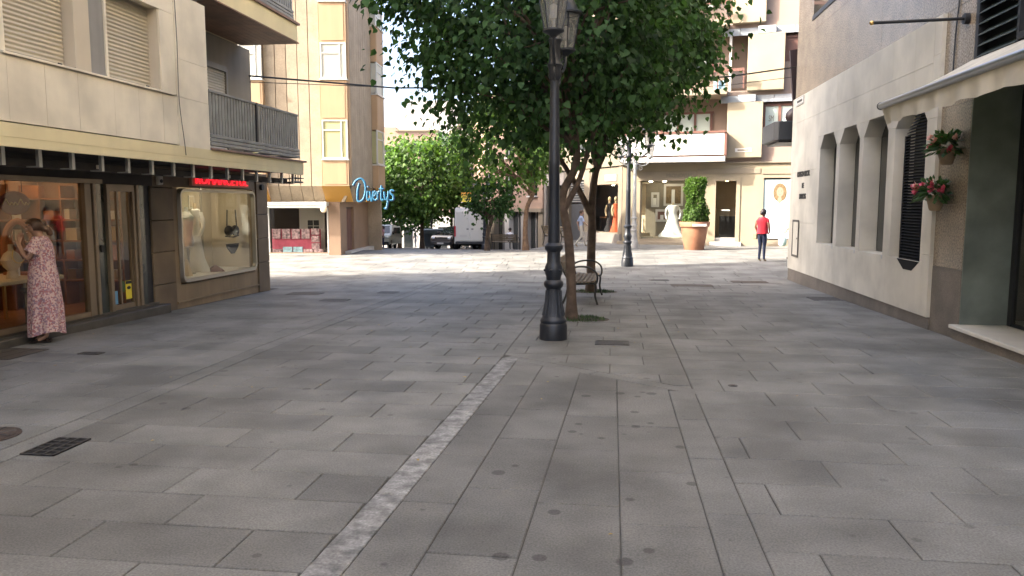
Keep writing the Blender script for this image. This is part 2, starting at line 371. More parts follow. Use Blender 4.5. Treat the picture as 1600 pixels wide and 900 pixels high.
# ------------------------------------------------------------------ ground
def sstep(t): t = min(1, max(0, t)); return t * t * (3 - 2 * t)
def gz(x, y):
    if y < 9: z = 0.0
    elif y < 19: z = -0.018 * (y - 9)
    elif y < 21: z = -0.18
    elif y < 27: z = -0.18 + 0.03 * (y - 21)
    else: z = 0.0
    if y > 28: z -= 0.055 * (min(y, 95) - 28) * sstep((-1.5 - x) / 3.0)
    return z
def ground():
    xs = [-600, -200, -80, -40, -30] + [-24 + i * 1.0 for i in range(0, 17)] + [-7.5 + i * 0.75 for i in range(0, 22)] + [12, 20, 40, 80, 200, 600]
    ys = [-300, -60, -20, -5, 0, 4, 9, 12, 15, 19, 20, 21, 23, 25, 27, 28] + [29.5 + 1.5 * i for i in range(46)] + [105, 140, 250, 700]
    v = [(x, y, gz(x, y) - 0.009) for y in ys for x in xs]; n = len(xs)
    f = [(j*n+i, j*n+i+1, (j+1)*n+i+1, (j+1)*n+i) for j in range(len(ys)-1) for i in range(n-1)]
    return tag(MB().add(v, f).obj('ground', 'joint'), kind='structure')
ground()
def clip(poly, a, b, c):
    """keep a*x+b*y<=c"""
    out = []
    for i in range(len(poly)):
        p, q = poly[i], poly[(i + 1) % len(poly)]; fp = a*p[0]+b*p[1]-c; fq = a*q[0]+b*q[1]-c
        if fp <= 0: out.append(p)
        if fp * fq < 0: t = fp / (fp - fq); out.append((p[0]+(q[0]-p[0])*t, p[1]+(q[1]-p[1])*t))
    return out
def inset(poly, d):
    a = sum(poly[i][0]*poly[(i+1)%len(poly)][1]-poly[(i+1)%len(poly)][0]*poly[i][1] for i in range(len(poly)))
    if a < 0: poly = poly[::-1]
    out = list(poly)
    for i in range(len(poly)):
        p, q = Vector(poly[i]), Vector(poly[(i+1) % len(poly)]); e = q - p
        if e.length < 1e-6: continue
        e.normalize(); nx, ny = e.y, -e.x
        out = clip(out, nx, ny, nx*p.x + ny*p.y - d)
        if len(out) < 3: return []
    return out
def parea(p): return abs(sum(p[i][0]*p[(i+1)%len(p)][1]-p[(i+1)%len(p)][0]*p[i][1] for i in range(len(p)))) / 2
def slab(mb, poly, gap, tint, dz=0.0):
    a = inset(poly, gap)
    if len(a) < 3 or parea(a) < 0.004: return False
    t = inset(a, 0.006)
    if len(t) != len(a): t = a
    n = len(a)
    v = [(x, y, gz(x, y) - 0.03 + dz) for x, y in a] + [(x, y, gz(x, y) - 0.004 + dz) for x, y in a] + [(x, y, gz(x, y) + dz) for x, y in t]
    f = [tuple(range(2*n, 3*n))]
    for i in range(n):
        j = (i + 1) % n; f += [(i, j, n+j, n+i), (n+i, n+j, 2*n+j, 2*n+i)]
    mb.add(v, f, tint); return True
def rnd_tint(a=0.16): return 1 + random.uniform(-a, a)
def structure(name): 
    o = bpy.data.objects.new(name, None); COL.objects.link(o); return tag(o, kind='structure')
def lay(parent, m, polys, gap, ta=0.13, name='paving_slab'):
    for p in polys:
        if len(p) < 3: continue
        mb = MB()
        if slab(mb, p, gap * random.uniform(0.7, 1.3), rnd_tint(ta), random.uniform(-0.0015, 0.0015)): mb.obj(name, m, parent)
def rows(x0, x1, y0, y1, depth, length, ph=0.0):
    """courses running across the street; x0/x1 may be functions of y"""
    out = []; y = y0; k = 0
    while y < y1 - 0.05:
        d = depth * random.uniform(0.97, 1.03); a = x0(y) if callable(x0) else x0; b = x1(y) if callable(x1) else x1
        off = (ph + (0.5 if k % 2 else 0.0) + random.uniform(-0.1, 0.1)) % 1.0
        xs = [a]; x = a + length * (off if off > 0.15 else 1.0)
        while x < b - 0.12: xs.append(x); x += length * random.uniform(0.9, 1.1)
        xs.append(b)
        out += [[(xs[i], y), (xs[i+1], y), (xs[i+1], y+d), (xs[i], y+d)] for i in range(len(xs)-1)]
        y += d; k += 1
    return out
def strip_x(y): return -1.42 + (y - 3.0) * (0.22 / 5.4) if y < 8.4 else -1.2
DA, DB = (-1.2, 8.36), (0.56, 7.10)                     # the diagonal joint in front of the lamp post
dn = Vector((DA[1]-DB[1], DB[0]-DA[0])).normalized(); dc = dn.x*DA[0] + dn.y*DA[1]     # normal points away from the camera
YF = 16.0
p = structure('roadway'); lay(p, 'granite_slab', rows(-4.0, lambda y: strip_x(y + 0.2), -1.5, YF, 0.43, 0.86), 0.0038, 0.14)
p = structure('pale_strip')
y = -1.6
while y < 8.3:
    y2 = min(8.36, y + random.choice([0.9, 1.0, 1.35]))
    lay(p, 'pale_strip', [[(strip_x(y), y), (strip_x(y)+0.19, y), (strip_x(y2)+0.19, y2), (strip_x(y2), y2)]], 0.004, 0.10, 'strip_stone'); y = y2
p = structure('crossing_paving')
cols = [lambda y: strip_x(y)+0.19, lambda y: -0.83+(y-5)*0.04, lambda y: -0.385+(y-5)*0.03, lambda y: 0.065, lambda y: 0.535]
for c in range(4):
    y = -1.6 + [0.0, -0.35, 0.1, -0.6][c]
    while y < 8.6:
        y2 = y + random.uniform(0.8, 1.05)
        lay(p, 'granite_mid', [clip([(cols[c](y), y), (cols[c+1](y), y), (cols[c+1](y2), y2), (cols[c](y2), y2)], dn.x, dn.y, dc)], 0.0035, 0.08); y = y2
p = structure('kerb_line')
y = -1.5
while y < 7.0:
    y2 = min(7.12, y + 0.95); lay(p, 'granite_side', [[(0.535, y), (0.765, y), (0.765, y2), (0.535, y2)]], 0.0035, 0.08, 'kerb_stone'); y = y2
for i in range(2):
    a, b = i / 2, (i + 1) / 2; A, B = Vector(DA), Vector((0.77, 6.95)); q = [A.lerp(B, a), A.lerp(B, b)]
    lay(p, 'granite_side', [[tuple(q[0]), tuple(q[1]), tuple(q[1] + dn*0.16), tuple(q[0] + dn*0.16)]], 0.004, 0.1, 'kerb_stone')
y = -1.5
while y < 18.0:
    y2 = y + 1.0; lay(p, 'granite_side', [[(-4.21, y), (-4.004, y), (-4.004, y2), (-4.21, y2)]], 0.004, 0.1, 'kerb_stone'); y = y2
p = structure('footpath')
isl = rows(lambda y: -1.2, 0.76, 6.8, YF, 0.46, 0.92, 0.3)
isl = [clip(q, -dn.x, -dn.y, -(dc + 0.165)) for q in isl]
lay(p, 'granite_slab', isl, 0.0045, 0.10)
p = structure('pavement'); lay(p, 'granite_side', rows(0.765, 4.42, -1.5, YF, 0.48, 0.95, 0.2), 0.0035, 0.09)
p = structure('sidewalk'); lay(p, 'granite_side', rows(-7.24, -4.215, -1.5, YF, 0.45, 0.92, 0.4), 0.0028, 0.08)
# the plaza beyond, slabs too small to pick apart
p = structure('plaza'); mb = MB()
for q in rows(-22.0, -4.215, YF, 18.3, 0.46, 0.95) + rows(-4.0, 16.0, YF, 18.3, 0.46, 0.95) + rows(-22.0, 16.0, 18.35, 34.5, 0.46, 0.95): slab(mb, q, 0.006, rnd_tint(0.12))
for q in rows(-4.215, -4.0, 18.0, 18.35, 0.35, 2): slab(mb, q, 0.006, rnd_tint(0.1))
tag(mb.obj('far_slabs', 'granite_slab', p), kind='stuff')
mb = MB(); ys = [34.5 + 1.5*i for i in range(42)]; xs = [-34 + 2*i for i in range(16)] + [-3, -2]
n = len(xs); mb.add([(x, y, gz(x, y) - 0.004) for y in ys for x in xs], [(j*n+i, j*n+i+1, (j+1)*n+i+1, (j+1)*n+i) for j in range(len(ys)-1) for i in range(n-1)])
tag(mb.obj('road', 'asphalt'), kind='structure')

# ------------------------------------------------------------------ iron covers and drains set in the paving
def cover(x, y, w, l, label, cat='cover', rot=0.0, m='cast_iron', name='access_cover', bars=6):
    z = gz(x, y); t = thing(name, (x, y, z), label, cat)
    Mx = Matrix.Translation((x, y, z + 0.004)) @ Matrix.Rotation(rot, 4, 'Z')
    mb = MB(Mx); mb.box(-w/2, w/2, -l/2, l/2, -0.02, 0.0); mb.obj('plate', m, t)
    mb = MB(Mx); f = 0.018
    for a in ((-w/2, w/2, -l/2, -l/2+f), (-w/2, w/2, l/2-f, l/2), (-w/2, -w/2+f, -l/2+f, l/2-f), (w/2-f, w/2, -l/2+f, l/2-f)): mb.box(*a, 0.0005, 0.004)
    mb.obj('frame', m, t)
    mb = MB(Mx)
    for i in range(bars):
        u = -w/2 + w * (i + 1) / (bars + 1); mb.box(u-0.008, u+0.008, -l/2+0.03, l/2-0.03, 0.0005, 0.0035)
    mb.obj('tread_pattern', m, t)
cover(0.02, 9.5, 0.42, 0.30, 'ribbed iron grating in the paving right of the nearest lamp post', 'grating', bars=12)
cover(-6.2, 14.9, 0.66, 0.42, 'larger iron cover near the corner column of the lingerie shop')
cover(-5.15, 13.75, 0.5, 0.36, 'smaller iron cover between the lingerie shop and the road edge')
cover(-4.6, 15.4, 0.4, 0.32, 'small iron cover beside the far end of the kerb line')
cover(4.1, 15.4, 0.55, 0.6, 'dark square cover against the base of the stone wall with slits')
cover(3.35, 19.3, 0.85, 0.4, 'wide rusty cover in the paving by the far stone corner', m='iron_rust')
cover(1.85, 18.1, 0.95, 0.42, 'wide brownish cover in the middle of the right-hand paving', m='iron_rust')
cover(1.2, 19.5, 0.45, 0.3, 'small dark cover in the paving short of the second lamp post')
cover(-5.92, 8.0, 0.26, 0.12, 'tiny rectangular valve lid in the paving near the woman in the floral dress', bars=2)
cover(-6.95, 7.85, 0.75, 0.62, 'dark flush mat at the foot of the jewellery shop window', 'mat', m='dark_step', name='door_mat', bars=3)
t = thing('valve_cap', (1.15, 7.32, 0), 'small dark round valve cap in the right-hand paving', 'valve cap')
MB().lathe([(0, 0.045), (0.003, 0.045), (0.004, 0.038)], (1.15, 7.32, 0.002), 14).obj('cap', 'cast_iron', t)
MB().lathe([(0, 0.02), (0.003, 0.02), (0.004, 0.01)], (1.15, 7.32, 0.006), 10).obj('plug', 'iron_rust', t)
t = thing('manhole_cover', (-4.56, 4.98, 0), 'round rusty manhole cover beside the storm drain', 'manhole cover')
MB().lathe([(0, 0.22), (0.006, 0.22), (0.007, 0.205)], (-4.56, 4.98, 0.001), 28).obj('frame', 'iron_rust', t)
MB().lathe([(0, 0.19), (0.011, 0.19), (0.012, 0.18)], (-4.56, 4.98, 0.001), 28).obj('lid', 'iron_rust', t)
mb = MB()
for i in range(8):
    a = i * math.pi / 4; mb.tube([(-4.56 + 0.06*math.cos(a), 4.98 + 0.06*math.sin(a), 0.014), (-4.56 + 0.18*math.cos(a), 4.98 + 0.18*math.sin(a), 0.014)], 0.007, 5)
mb.obj('tread_pattern', 'cast_iron', t)
t = thing('storm_drain', (-3.87, 4.8, 0), 'black storm drain grate with a lattice of square holes by the kerb line', 'drain')
bx('pit', 'pit', t, -4.0, -3.74, 4.62, 5.0, 0.001, 0.003)  # flat black sheet standing in for the shade below the grate
mb = MB()
for i in range(4): mb.box(-3.995 + i*0.08, -3.98 + i*0.08, 4.62, 5.0, 0.004, 0.012)
mb.obj('long_bars', 'cast_iron', t)
mb = MB()
for i in range(6): mb.box(-3.98, -3.74, 4.62 + i*0.073, 4.634 + i*0.073, 0.0035, 0.0115)
mb.obj('cross_bars', 'cast_iron', t)
# litter leaves
mb = MB()
for i in range(60):
    x, y = random.uniform(-7, 4.3), random.uniform(3, 16); a = random.uniform(0, 6.28); s = random.uniform(0.010, 0.026); z = gz(x, y) + 0.004
    mb.add([(x + s*math.cos(a), y + s*math.sin(a), z), (x - s*0.5*math.sin(a), y + s*0.5*math.cos(a), z + 0.006), (x - s*math.cos(a), y - s*math.sin(a), z), (x + s*0.5*math.sin(a), y - s*0.5*math.cos(a), z + 0.004)], [(0, 1, 2, 3)])
tag(mb.obj('litter_leaves', 'leaf_yellow'), 'small yellow fallen leaves scattered over the paving', 'leaves', kind='stuff')
# ------------------------------------------------------------------ near building with the jewellery and lingerie shops
LX = -7.3; OX = -6.2
LB = thing('shop_building', (-8.0, 8.0, -0.1), 'cream apartment building with yellow bands, grey balcony and two shops below', 'building')
# step and ground floor
bx('step', 'dark_step', LB, -7.28, -7.12, -4.0, 11.62, -0.2, 0.10, bevel=0.012)
bx('threshold', 'dark_step', LB, -7.6, -7.28, -4.0, 11.55, -0.2, 0.135)
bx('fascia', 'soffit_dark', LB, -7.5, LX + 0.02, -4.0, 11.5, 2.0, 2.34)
bx('fascia_rail', 'bronze_frame', LB, LX + 0.02, LX + 0.05, -4.0, 10.25, 2.0, 2.06)
# bronze glazed front of the jewellery shop
def post(y0, y1, z0=0.135, z1=2.0, d=0.07, m='bronze_frame', name='window_post'):
    o = bx(name, m, LB, LX - 0.05, LX + d, y0, y1, z0, z1, bevel=0.006); return o
for (a, b, d) in ((4.6, 4.7, 0.04), (9.86, 9.93, 0.05), (9.945, 10.02, 0.03), (10.035, 10.10, 0.05)): post(a, b, d=d)
f = bx('window_frame', 'bronze_frame', LB, LX - 0.05, LX + 0.04, 4.7, 9.86, 0.135, 0.20)
bx('shop_window', 'shop_glass', LB, LX - 0.012, LX - 0.004, 4.7, 9.86, 0.2, 2.0)
bx('marble_panel', 'dark_marble', LB, LX - 0.04, LX + 0.0, 10.10, 10.33, 0.135, 2.0)
bx('bell_push', 'black_card', LB, LX, LX + 0.025, 10.19, 10.25, 1.02, 1.12)
for (a, b, d) in ((10.33, 10.40, 0.05), (10.96, 11.02, 0.03), (11.035, 11.10, 0.05)): post(a, b, d=d, name='door_post')
bx('door_head', 'bronze_frame', LB, LX - 0.05, LX + 0.04, 10.40, 10.96, 1.9, 2.0)
dr = bx('door', 'shop_glass', LB, LX - 0.035, LX - 0.027, 10.40, 10.96, 0.16, 1.9)
mb = MB(); mb.box(LX-0.05, LX-0.01, 10.40, 10.44, 0.136, 1.9); mb.box(LX-0.05, LX-0.01, 10.92, 10.96, 0.136, 1.9); mb.box(LX-0.05, LX-0.01, 10.44, 10.92, 0.136, 0.21); mb.box(LX-0.05, LX-0.01, 10.63, 10.66, 0.21, 1.9)
mb.obj('door_frame', 'bronze_frame', dr)
bx('poster', 'yellow_card', dr, LX-0.026, LX-0.022, 10.76, 10.9, 0.27, 0.55); bx('poster_head', 'black_card', dr, LX-0.0215, LX-0.0195, 10.76, 10.9, 0.50, 0.545)
MB().ell((LX-0.02, 10.83, 0.44), (0.003, 0.05, 0.025), 10, 6).obj('poster_mark', 'black_card', dr)
bx('sticker', 'blue_card', dr, LX-0.026, LX-0.022, 10.46, 10.56, 0.22, 0.42)
MB().ell((LX-0.024, 10.70, 0.47), (0.003, 0.05, 0.09), 12, 6).obj('sticker_round', 'plant_leaf', dr)
bx('marble_panel', 'dark_marble', LB, LX - 0.05, LX - 0.01, 11.10, 11.30, 0.135, 2.1)
bx('pipe_niche', 'black_card', LB, LX - 0.08, LX - 0.03, 11.30, 11.47, 0.0, 2.3)
# pier of stone blocks
zz = [-0.25, 0.40, 0.93, 1.45, 1.98, 2.34]
for i in range(5): bx('stone_block', 'brown_stone', LB, LX - 0.25, LX + random.uniform(-0.004, 0.006), 11.47, 12.10, zz[i] + 0.004, zz[i+1] - 0.004, bevel=0.008)
mb = MB(); mb.box(LX, LX+0.06, 11.62, 11.76, 2.02, 2.24); mb.obj('alarm_box', 'shutter_pale', LB, bevel=0.015)
MB().tube([(LX+0.06, 11.69, 2.08), (LX+0.075, 11.69, 2.08)], 0.03, 12).obj('alarm_lamp', 'black_card', LB)
# corner column
zz = [-0.3, 0.5, 1.0, 1.5, 2.34]
for i in range(4): bx('column_block', 'brown_stone', LB, LX - 0.5, LX + 0.03 + random.uniform(-0.003, 0.003), 15.12, 15.62, zz[i] + 0.003, zz[i+1] - 0.003, bevel=0.01)
MB().tube([(LX+0.035, 15.3, 2.06), (LX+0.09, 15.3, 2.06)], 0.06, 12).obj('wall_speaker', 'black_card', LB)
# panel with the rounded lingerie window
y0, y1, z0, z1, rr = 12.22, 15.02, 0.36, 1.98, 0.12
bx('panel_below', 'brown_panel', LB, LX - 0.12, LX - 0.005, 12.10, 15.12, -0.3, 0.34)
bx('panel_ledge', 'brown_panel', LB, LX - 0.005, LX + 0.02, 12.10, 15.12, 0.03, 0.06)
bx('panel_above', 'brown_stone', LB, LX - 0.12, LX - 0.005, 12.10, 15.12, 2.0, 2.34)
def rrect(y0, y1, z0, z1, r, n=6):
    out = []
    for (cy, cz, a0) in ((y1-r, z1-r, 0), (y0+r, z1-r, 90), (y0+r, z0+r, 180), (y1-r, z0+r, 270)):
        for k in range(n + 1): a = R(a0 + 90*k/n); out.append((cy + r*math.cos(a), cz + r*math.sin(a)))
    return out
o_, i_ = rrect(y0, y1, z0, z1, 0.14), rrect(y0+0.055, y1-0.055, z0+0.075, z1-0.055, 0.10); n = len(o_)
mb = MB(); A = [(LX-0.03, *q) for q in o_]; B = [(LX+0.055, *q) for q in [(c[0]*0.985 + 0.015*13.6, c[1]*0.99+0.01*1.17) for c in o_]]; C = [(LX+0.055, *q) for q in i_]; D_ = [(LX-0.03, *q) for q in i_]
mb.add(A + B + C + D_, [(a*n+i, a*n+(i+1) % n, (a+1)*n+(i+1) % n, (a+1)*n+i) for a in range(3) for i in range(n)])
LW = mb.obj('lingerie_window_frame', 'silver_frame', LB, smooth=True)
MB().prism(rrect(y0+0.05, y1-0.05, z0+0.07, z1-0.05, 0.10), LX-0.018, LX-0.012, 'x').obj('pane', 'shop_glass', LW)
# corner infill around the rounded frame
mb = MB(); mb.box(LX-0.12, LX-0.005, 12.10, 12.24, 0.34, 2.0); mb.box(LX-0.12, LX-0.005, 15.0, 15.12, 0.34, 2.0); mb.obj('window_jambs', 'brown_panel', LB)
# neon sign board
ng = thing('neon_sign', (LX, 13.7, 2.05), 'glowing red neon lettering sign above the lingerie window', 'sign')
bx('board', 'neon_board', ng, LX, LX+0.05, 12.62, 14.75, 2.03, 2.28, bevel=0.006)
def face_x(x, y, z): return Matrix(((0, 0, 1, x), (1, 0, 0, y), (0, 1, 0, z), (0, 0, 0, 1)))       # text facing +X reads along +Y
textmesh('lettering', 'ROMANCETUL', 0.24, 'neon_red', ng, face_x(LX+0.075, 13.68, 2.07), 0.01, sx=1.22, bold=0.0)
# shop interior: jewellery
bx('room_back', 'room_warm', LB, -9.3, -9.2, 4.0, 11.4, 0.0, 2.4); bx('room_floor', 'shelf_wood', LB, -9.2, -7.36, 4.0, 11.4, 0.0, 0.12)
bx('room_ceiling', 'room_dark', LB, -9.2, -7.36, 4.0, 11.4, 2.28, 2.34); bx('room_partition', 'room_warm', LB, -9.2, -7.4, 11.4, 11.46, 0.0, 2.34); bx('room_partition', 'room_dark', LB, -9.2, -7.4, 3.9, 4.0, 0.0, 2.34)
for (y, x) in ((7.0, -8.2), (8.4, -8.1), (9.3, -8.5), (10.2, -8.2), (10.8, -8.7)):
    MB().lathe([(0, 0.07), (0.02, 0.07)], (x, y, 2.245), 12).obj('spot_lamp', 'lamp_warm', LB)
def shelving(label, x0, x1, y0, y1, along):
    sh = thing('display_shelf', ((x0+x1)/2, (y0+y1)/2, 0.12), label, 'shelf')
    for z in (0.5, 0.82, 1.12, 1.45, 1.78): bx('shelf', 'shelf_wood', sh, x0, x1, y0, y1, z, z + 0.025)
    L = (y1 - y0) if along == 'y' else (x1 - x0)
    for i in range(4):
        q = i * (L - 0.03) / 3
        if along == 'y': bx('upright', 'shelf_wood', sh, x0, x1 - 0.002, y0 + q, y0 + q + 0.03, 0.12, 2.0)
        else: bx('upright', 'shelf_wood', sh, x0 + q, x0 + q + 0.03, y0 + 0.002, y1, 0.12, 2.0)
    return sh
shelving('wooden shelving along the back wall of the jewellery shop', -9.18, -8.85, 9.2, 11.0, 'y')
shelving('wooden shelving across the end wall of the jewellery shop', -9.1, -7.55, 11.08, 11.38, 'x')
cols = ['white_card', 'velvet_cream', 'orange_card', 'gold']; nm = {'white_card': 'white', 'velvet_cream': 'cream', 'orange_card': 'orange', 'gold': 'gold'}; tier = ['lowest', 'second lowest', 'middle', 'second highest']; pos = ['first', 'second', 'third', 'fourth']
for k, z in enumerate((0.526, 0.846, 1.146, 1.476)):
    for i in range(4):
        m = cols[(i*3 + k*2 + i*k) % 4]; x = -8.95 + 0.36*i + random.uniform(-0.04, 0.04); h = random.uniform(0.1, 0.24); w = random.uniform(0.1, 0.2)
        tag(bx('gift_box', m, None, x, x + w, 11.14, 11.3, z, z + h), '%s jewellery box, %s from the inner corner on the %s end wall shelf' % (nm[m], pos[i], tier[k]), 'box', 'boxes on the jewellery shop shelves')
for k, z in enumerate((0.526, 0.846, 1.146, 1.476)):
    for i in range(3):
        m = cols[(i + k*3 + 1) % 4]; y = 9.35 + 0.55*i + random.uniform(-0.05, 0.05); h = random.uniform(0.1, 0.24)
        tag(bx('gift_box', m, None, -9.05, -8.9, y, y + random.uniform(0.12, 0.22), z, z + h), '%s jewellery box, %s from the left on the %s back wall shelf' % (nm[m], pos[i], tier[k]), 'box', 'boxes on the jewellery shop shelves')
tb = thing('display_table', (-7.9, 9.1, 0.12), 'pale display table behind the glass left of the woman in the floral dress', 'table')
bx('table_top', 'velvet_cream', tb, -8.4, -7.45, 8.1, 9.62, 0.70, 0.75, bevel=0.006)
for (x, y) in ((-8.35, 8.15), (-8.35, 9.55), (-7.55, 8.15), (-7.55, 9.55)): bx('leg', 'gold', tb, x, x + 0.035, y, y + 0.035, 0.12, 0.70)
bu = thing('necklace_bust', (-7.72, 9.02, 0.75), 'cream necklace bust on the display table', 'display bust')
MB().lathe([(0, 0.09), (0.03, 0.085), (0.1, 0.06), (0.16, 0.12), (0.24, 0.15), (0.32, 0.10), (0.36, 0.04), (0.44, 0.035)], (-7.72, 9.02, 0.75), 16, sx=0.7).obj('bust', 'velvet_cream', bu, smooth=True)
mb = MB(); mb.tube(spline([(-7.61, 9.02 + 0.11*math.sin(a), 1.06 - 0.11*math.cos(a)) for a in [-2.2, -1.4, -0.7, 0, 0.7, 1.4, 2.2]], 3), 0.008, 6); mb.obj('necklace', 'gold', bu)
for i, (x, y, w, h, mm) in enumerate(((-8.2, 8.9, 0.2, 0.3, 'orange_card'), (-7.6, 9.2, 0.22, 0.12, 'white_card'), (-7.95, 9.3, 0.14, 0.22, 'white_card'), (-7.55, 9.45, 0.08, 0.2, 'orange_card'))):
    q = bx('display_card', mm, None, x, x + w*0.6, y, y + 0.03, 0.751, 0.75 + h); tag(q, ['tall orange card at the back of the display table', 'low wide white card on the display table', 'upright white card on the display table behind the bust', 'narrow orange card at the end of the display table'][i], 'card')
q = MB(); ring = [(0.30*math.cos(R(a)), 0.42*math.sin(R(a)) + 0.30) for a in range(-30, 211, 15)]
q.tube([(-8.0 + a*0.6, 9.5 + a*0.2, 0.76 + b) for a, b in ring], 0.045, 8); q.box(-8.2, -7.8, 9.42, 9.56, 0.751, 0.79)
tag(q.obj('display_arch', 'orange_card', None, smooth=True), 'orange arched display frame standing on the table behind the glass', 'display')
os_ = thing('oval_sign', (LX-0.05, 8.75, 1.62), 'dark red oval sign with script lettering hung inside the shop window', 'sign')
MB().ell((LX-0.09, 8.75, 1.72), (0.012, 0.26, 0.15), 24, 8).obj('plate', 'oval_red', os_, smooth=True)
mb = MB(); 
for i in range(2): mb.tube([(LX-0.09, 8.62 + 0.26*i, 1.86), (LX-0.09, 8.62 + 0.26*i, 2.0)], 0.004, 5)
mb.obj('hanging_wire', 'black_card', os_)
mb = MB(); mb.tube(spline([(LX-0.074, 8.53 + 0.03*i, 1.70 + (0.07 if i in (2, 10) else 0.03*(i % 2)) ) for i in range(16)], 4), 0.009, 5); mb.obj('lettering', 'orange_card', os_)
for i in range(4):
    pz = thing('candlestick', (-7.62, 9.1 + 0.2*i, 0.12), ['second tallest', 'shortest', 'second shortest', 'tallest'][i] + ' turned brass ornament low in the jewellery window right of the woman', 'ornament', 'brass ornaments in the shop window')
    h = [0.5, 0.34, 0.42, 0.6][i]; MB().lathe([(0, 0.06), (0.02, 0.06), (0.04, 0.02), (h*0.4, 0.018), (h*0.5, 0.045), (h*0.6, 0.018), (h*0.85, 0.02), (h*0.9, 0.05), (h, 0.045)], (-7.62, 9.1 + 0.2*i, 0.12), 12).obj('stem', 'gold' if i % 2 else 'bronze_frame', pz, smooth=True)
    MB().lathe([(0, 0.02), (0.08, 0.018), (0.1, 0.004)], (-7.62, 9.1 + 0.2*i, 0.12 + h), 8).obj('tip', 'velvet_cream', pz)
# lingerie window display
bx('display_back', 'room_cream', LB, -8.3, -8.25, 12.1, 15.1, 0.3, 2.1); bx('display_floor', 'white_card', LB, -8.25, -7.35, 12.1, 15.1, 0.36, 0.42)
bx('display_ceiling', 'room_cream', LB, -8.25, -7.45, 12.1, 15.1, 2.06, 2.1); bx('display_end', 'room_cream', LB, -8.25, -7.43, 15.06, 15.11, 0.42, 2.06); bx('display_end', 'room_cream', LB, -8.25, -7.43, 12.11, 12.16, 0.42, 2.06)
for y in (12.8, 13.6, 14.4): MB().lathe([(0, 0.06), (0.02, 0.06)], (-7.75, y, 2.035), 12).obj('spot_lamp', 'lamp_soft', LB)
for (x, w) in ((12.75, 0.02), (14.0, 0.035)): bx('display_pole', 'silver_frame', LB, -7.9, -7.9 + w, x, x + w, 0.42, 2.06)
br = thing('hanging_bra', (-7.6, 14.4, 1.05), 'black lace bra hanging in the lingerie window', 'bra')
mb = MB()
for s in (-1, 1):
    mb.ell((-7.6, 14.66 + s*0.13, 1.18), (0.07, 0.13, 0.11), 14, 8)
mb.obj('cups', 'lace_black', br, smooth=True)
mb = MB()
for s in (-1, 1): mb.tube([(-7.6, 14.66 + s*0.2, 1.25), (-7.6, 14.66 + s*0.17, 1.6)], 0.012, 6)
mb.tube([(-7.6, 14.39, 1.08), (-7.58, 14.66, 1.05), (-7.6, 14.93, 1.08)], 0.016, 6); mb.obj('straps', 'lace_black', br)
mb = MB(); mb.prism([(14.42, 0.92), (14.92, 0.92), (14.88, 0.84), (14.72, 0.72), (14.62, 0.72), (14.46, 0.84)], -7.62, -7.59, 'x')
tag(mb.obj('hanging_briefs', 'lace_black', None), 'black lace briefs hanging below the bra in the lingerie window', 'briefs')
mn = thing('mannequin_torso', (-7.8, 13.35, 0.42), 'white mannequin torso in the lingerie window', 'mannequin')
MB().lathe([(0, 0.12), (0.02, 0.12), (0.03, 0.02), (0.5, 0.02)], (-7.8, 13.35, 0.42), 12).obj('stand', 'silver_frame', mn)
MB().lathe([(0, 0.13), (0.1, 0.155), (0.25, 0.11), (0.42, 0.15), (0.55, 0.17), (0.62, 0.10), (0.66, 0.045), (0.74, 0.04)], (-7.8, 13.35, 0.92), 16, sx=0.65).obj('torso', 'gown_white', mn, smooth=True)
for i, (y, w, h, mm, lb) in enumerate(((12.5, 0.35, 0.22, 'white_card', 'folded white cloth at the near end of the lingerie window floor'), (13.95, 0.4, 0.12, 'far_brown', 'low brown box on the lingerie window floor'), (12.95, 0.2, 0.3, 'velvet_cream', 'cream pointed napkin display on the lingerie window floor'))):
    mb = MB(); mb.lathe([(0, w/2), (h*0.4, w*0.35), (h, 0.02)], (-7.6, y, 0.421), 8 if i != 1 else 4); tag(mb.obj('window_ornament', mm, None), lb, 'ornament')
for i, (y, z) in enumerate(((14.2, 1.45), (14.45, 1.45), (14.3, 1.75))):
    fr = thing('picture_frame', (-8.24, y, z), ['left small white frame', 'right small white frame', 'upper white frame'][i] + ' on the back of the lingerie window', 'picture')
    bx('frame', 'white_card', fr, -8.249, -8.23, y-0.1, y+0.1, z-0.13, z+0.13); bx('print', 'room_cream', fr, -8.2295, -8.226, y-0.07, y+0.07, z-0.1, z+0.1)

# overhang with yellow band, hangers
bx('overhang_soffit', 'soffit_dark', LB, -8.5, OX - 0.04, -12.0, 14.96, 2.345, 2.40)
bx('band', 'yellow_paint', LB, -8.5, OX + 0.015, -12.0, 14.98, 2.40, 2.545)
bx('band_lip', 'yellow_paint', LB, OX - 0.04, OX + 0.012, -12.0, 14.975, 2.30, 2.399)
aw = thing('awning_track', (-6.5, 11.0, 2.2), 'dark folded awning track hung on zinc straps under the yellow band', 'awning')
bx('track', 'soffit_dark', aw, -6.62, -6.48, 3.0, 14.85, 2.12, 2.22, bevel=0.01)
y = 4.7
while y < 14.9:
    mb = MB(); mb.box(-6.36, -6.32, y, y + 0.05, 2.13, 2.345); mb.box(-6.48, -6.32, y, y + 0.05, 2.115, 2.13); mb.obj('strap', 'zinc', aw); y += 0.53
mb = MB(); mb.tube([(-6.35, 14.85, 2.16), (-6.35, 15.3, 2.16), (-6.75, 15.3, 2.16)], 0.02, 6); mb.tube([(-6.35, 14.85, 2.24), (-6.35, 15.35, 2.24), (-6.8, 15.35, 2.24)], 0.012, 6)
for y in (14.95, 15.08, 15.2): mb.tube([(-6.35, y, 2.16), (-6.35, y, 2.32)], 0.012, 6)
mb.obj('end_bracket', 'black_metal', aw)
for i, y in enumerate((9.05, 12.35)): bx('cable_box', 'white_card', aw, -6.475, -6.45, y, y + 0.12, 2.15, 2.2)
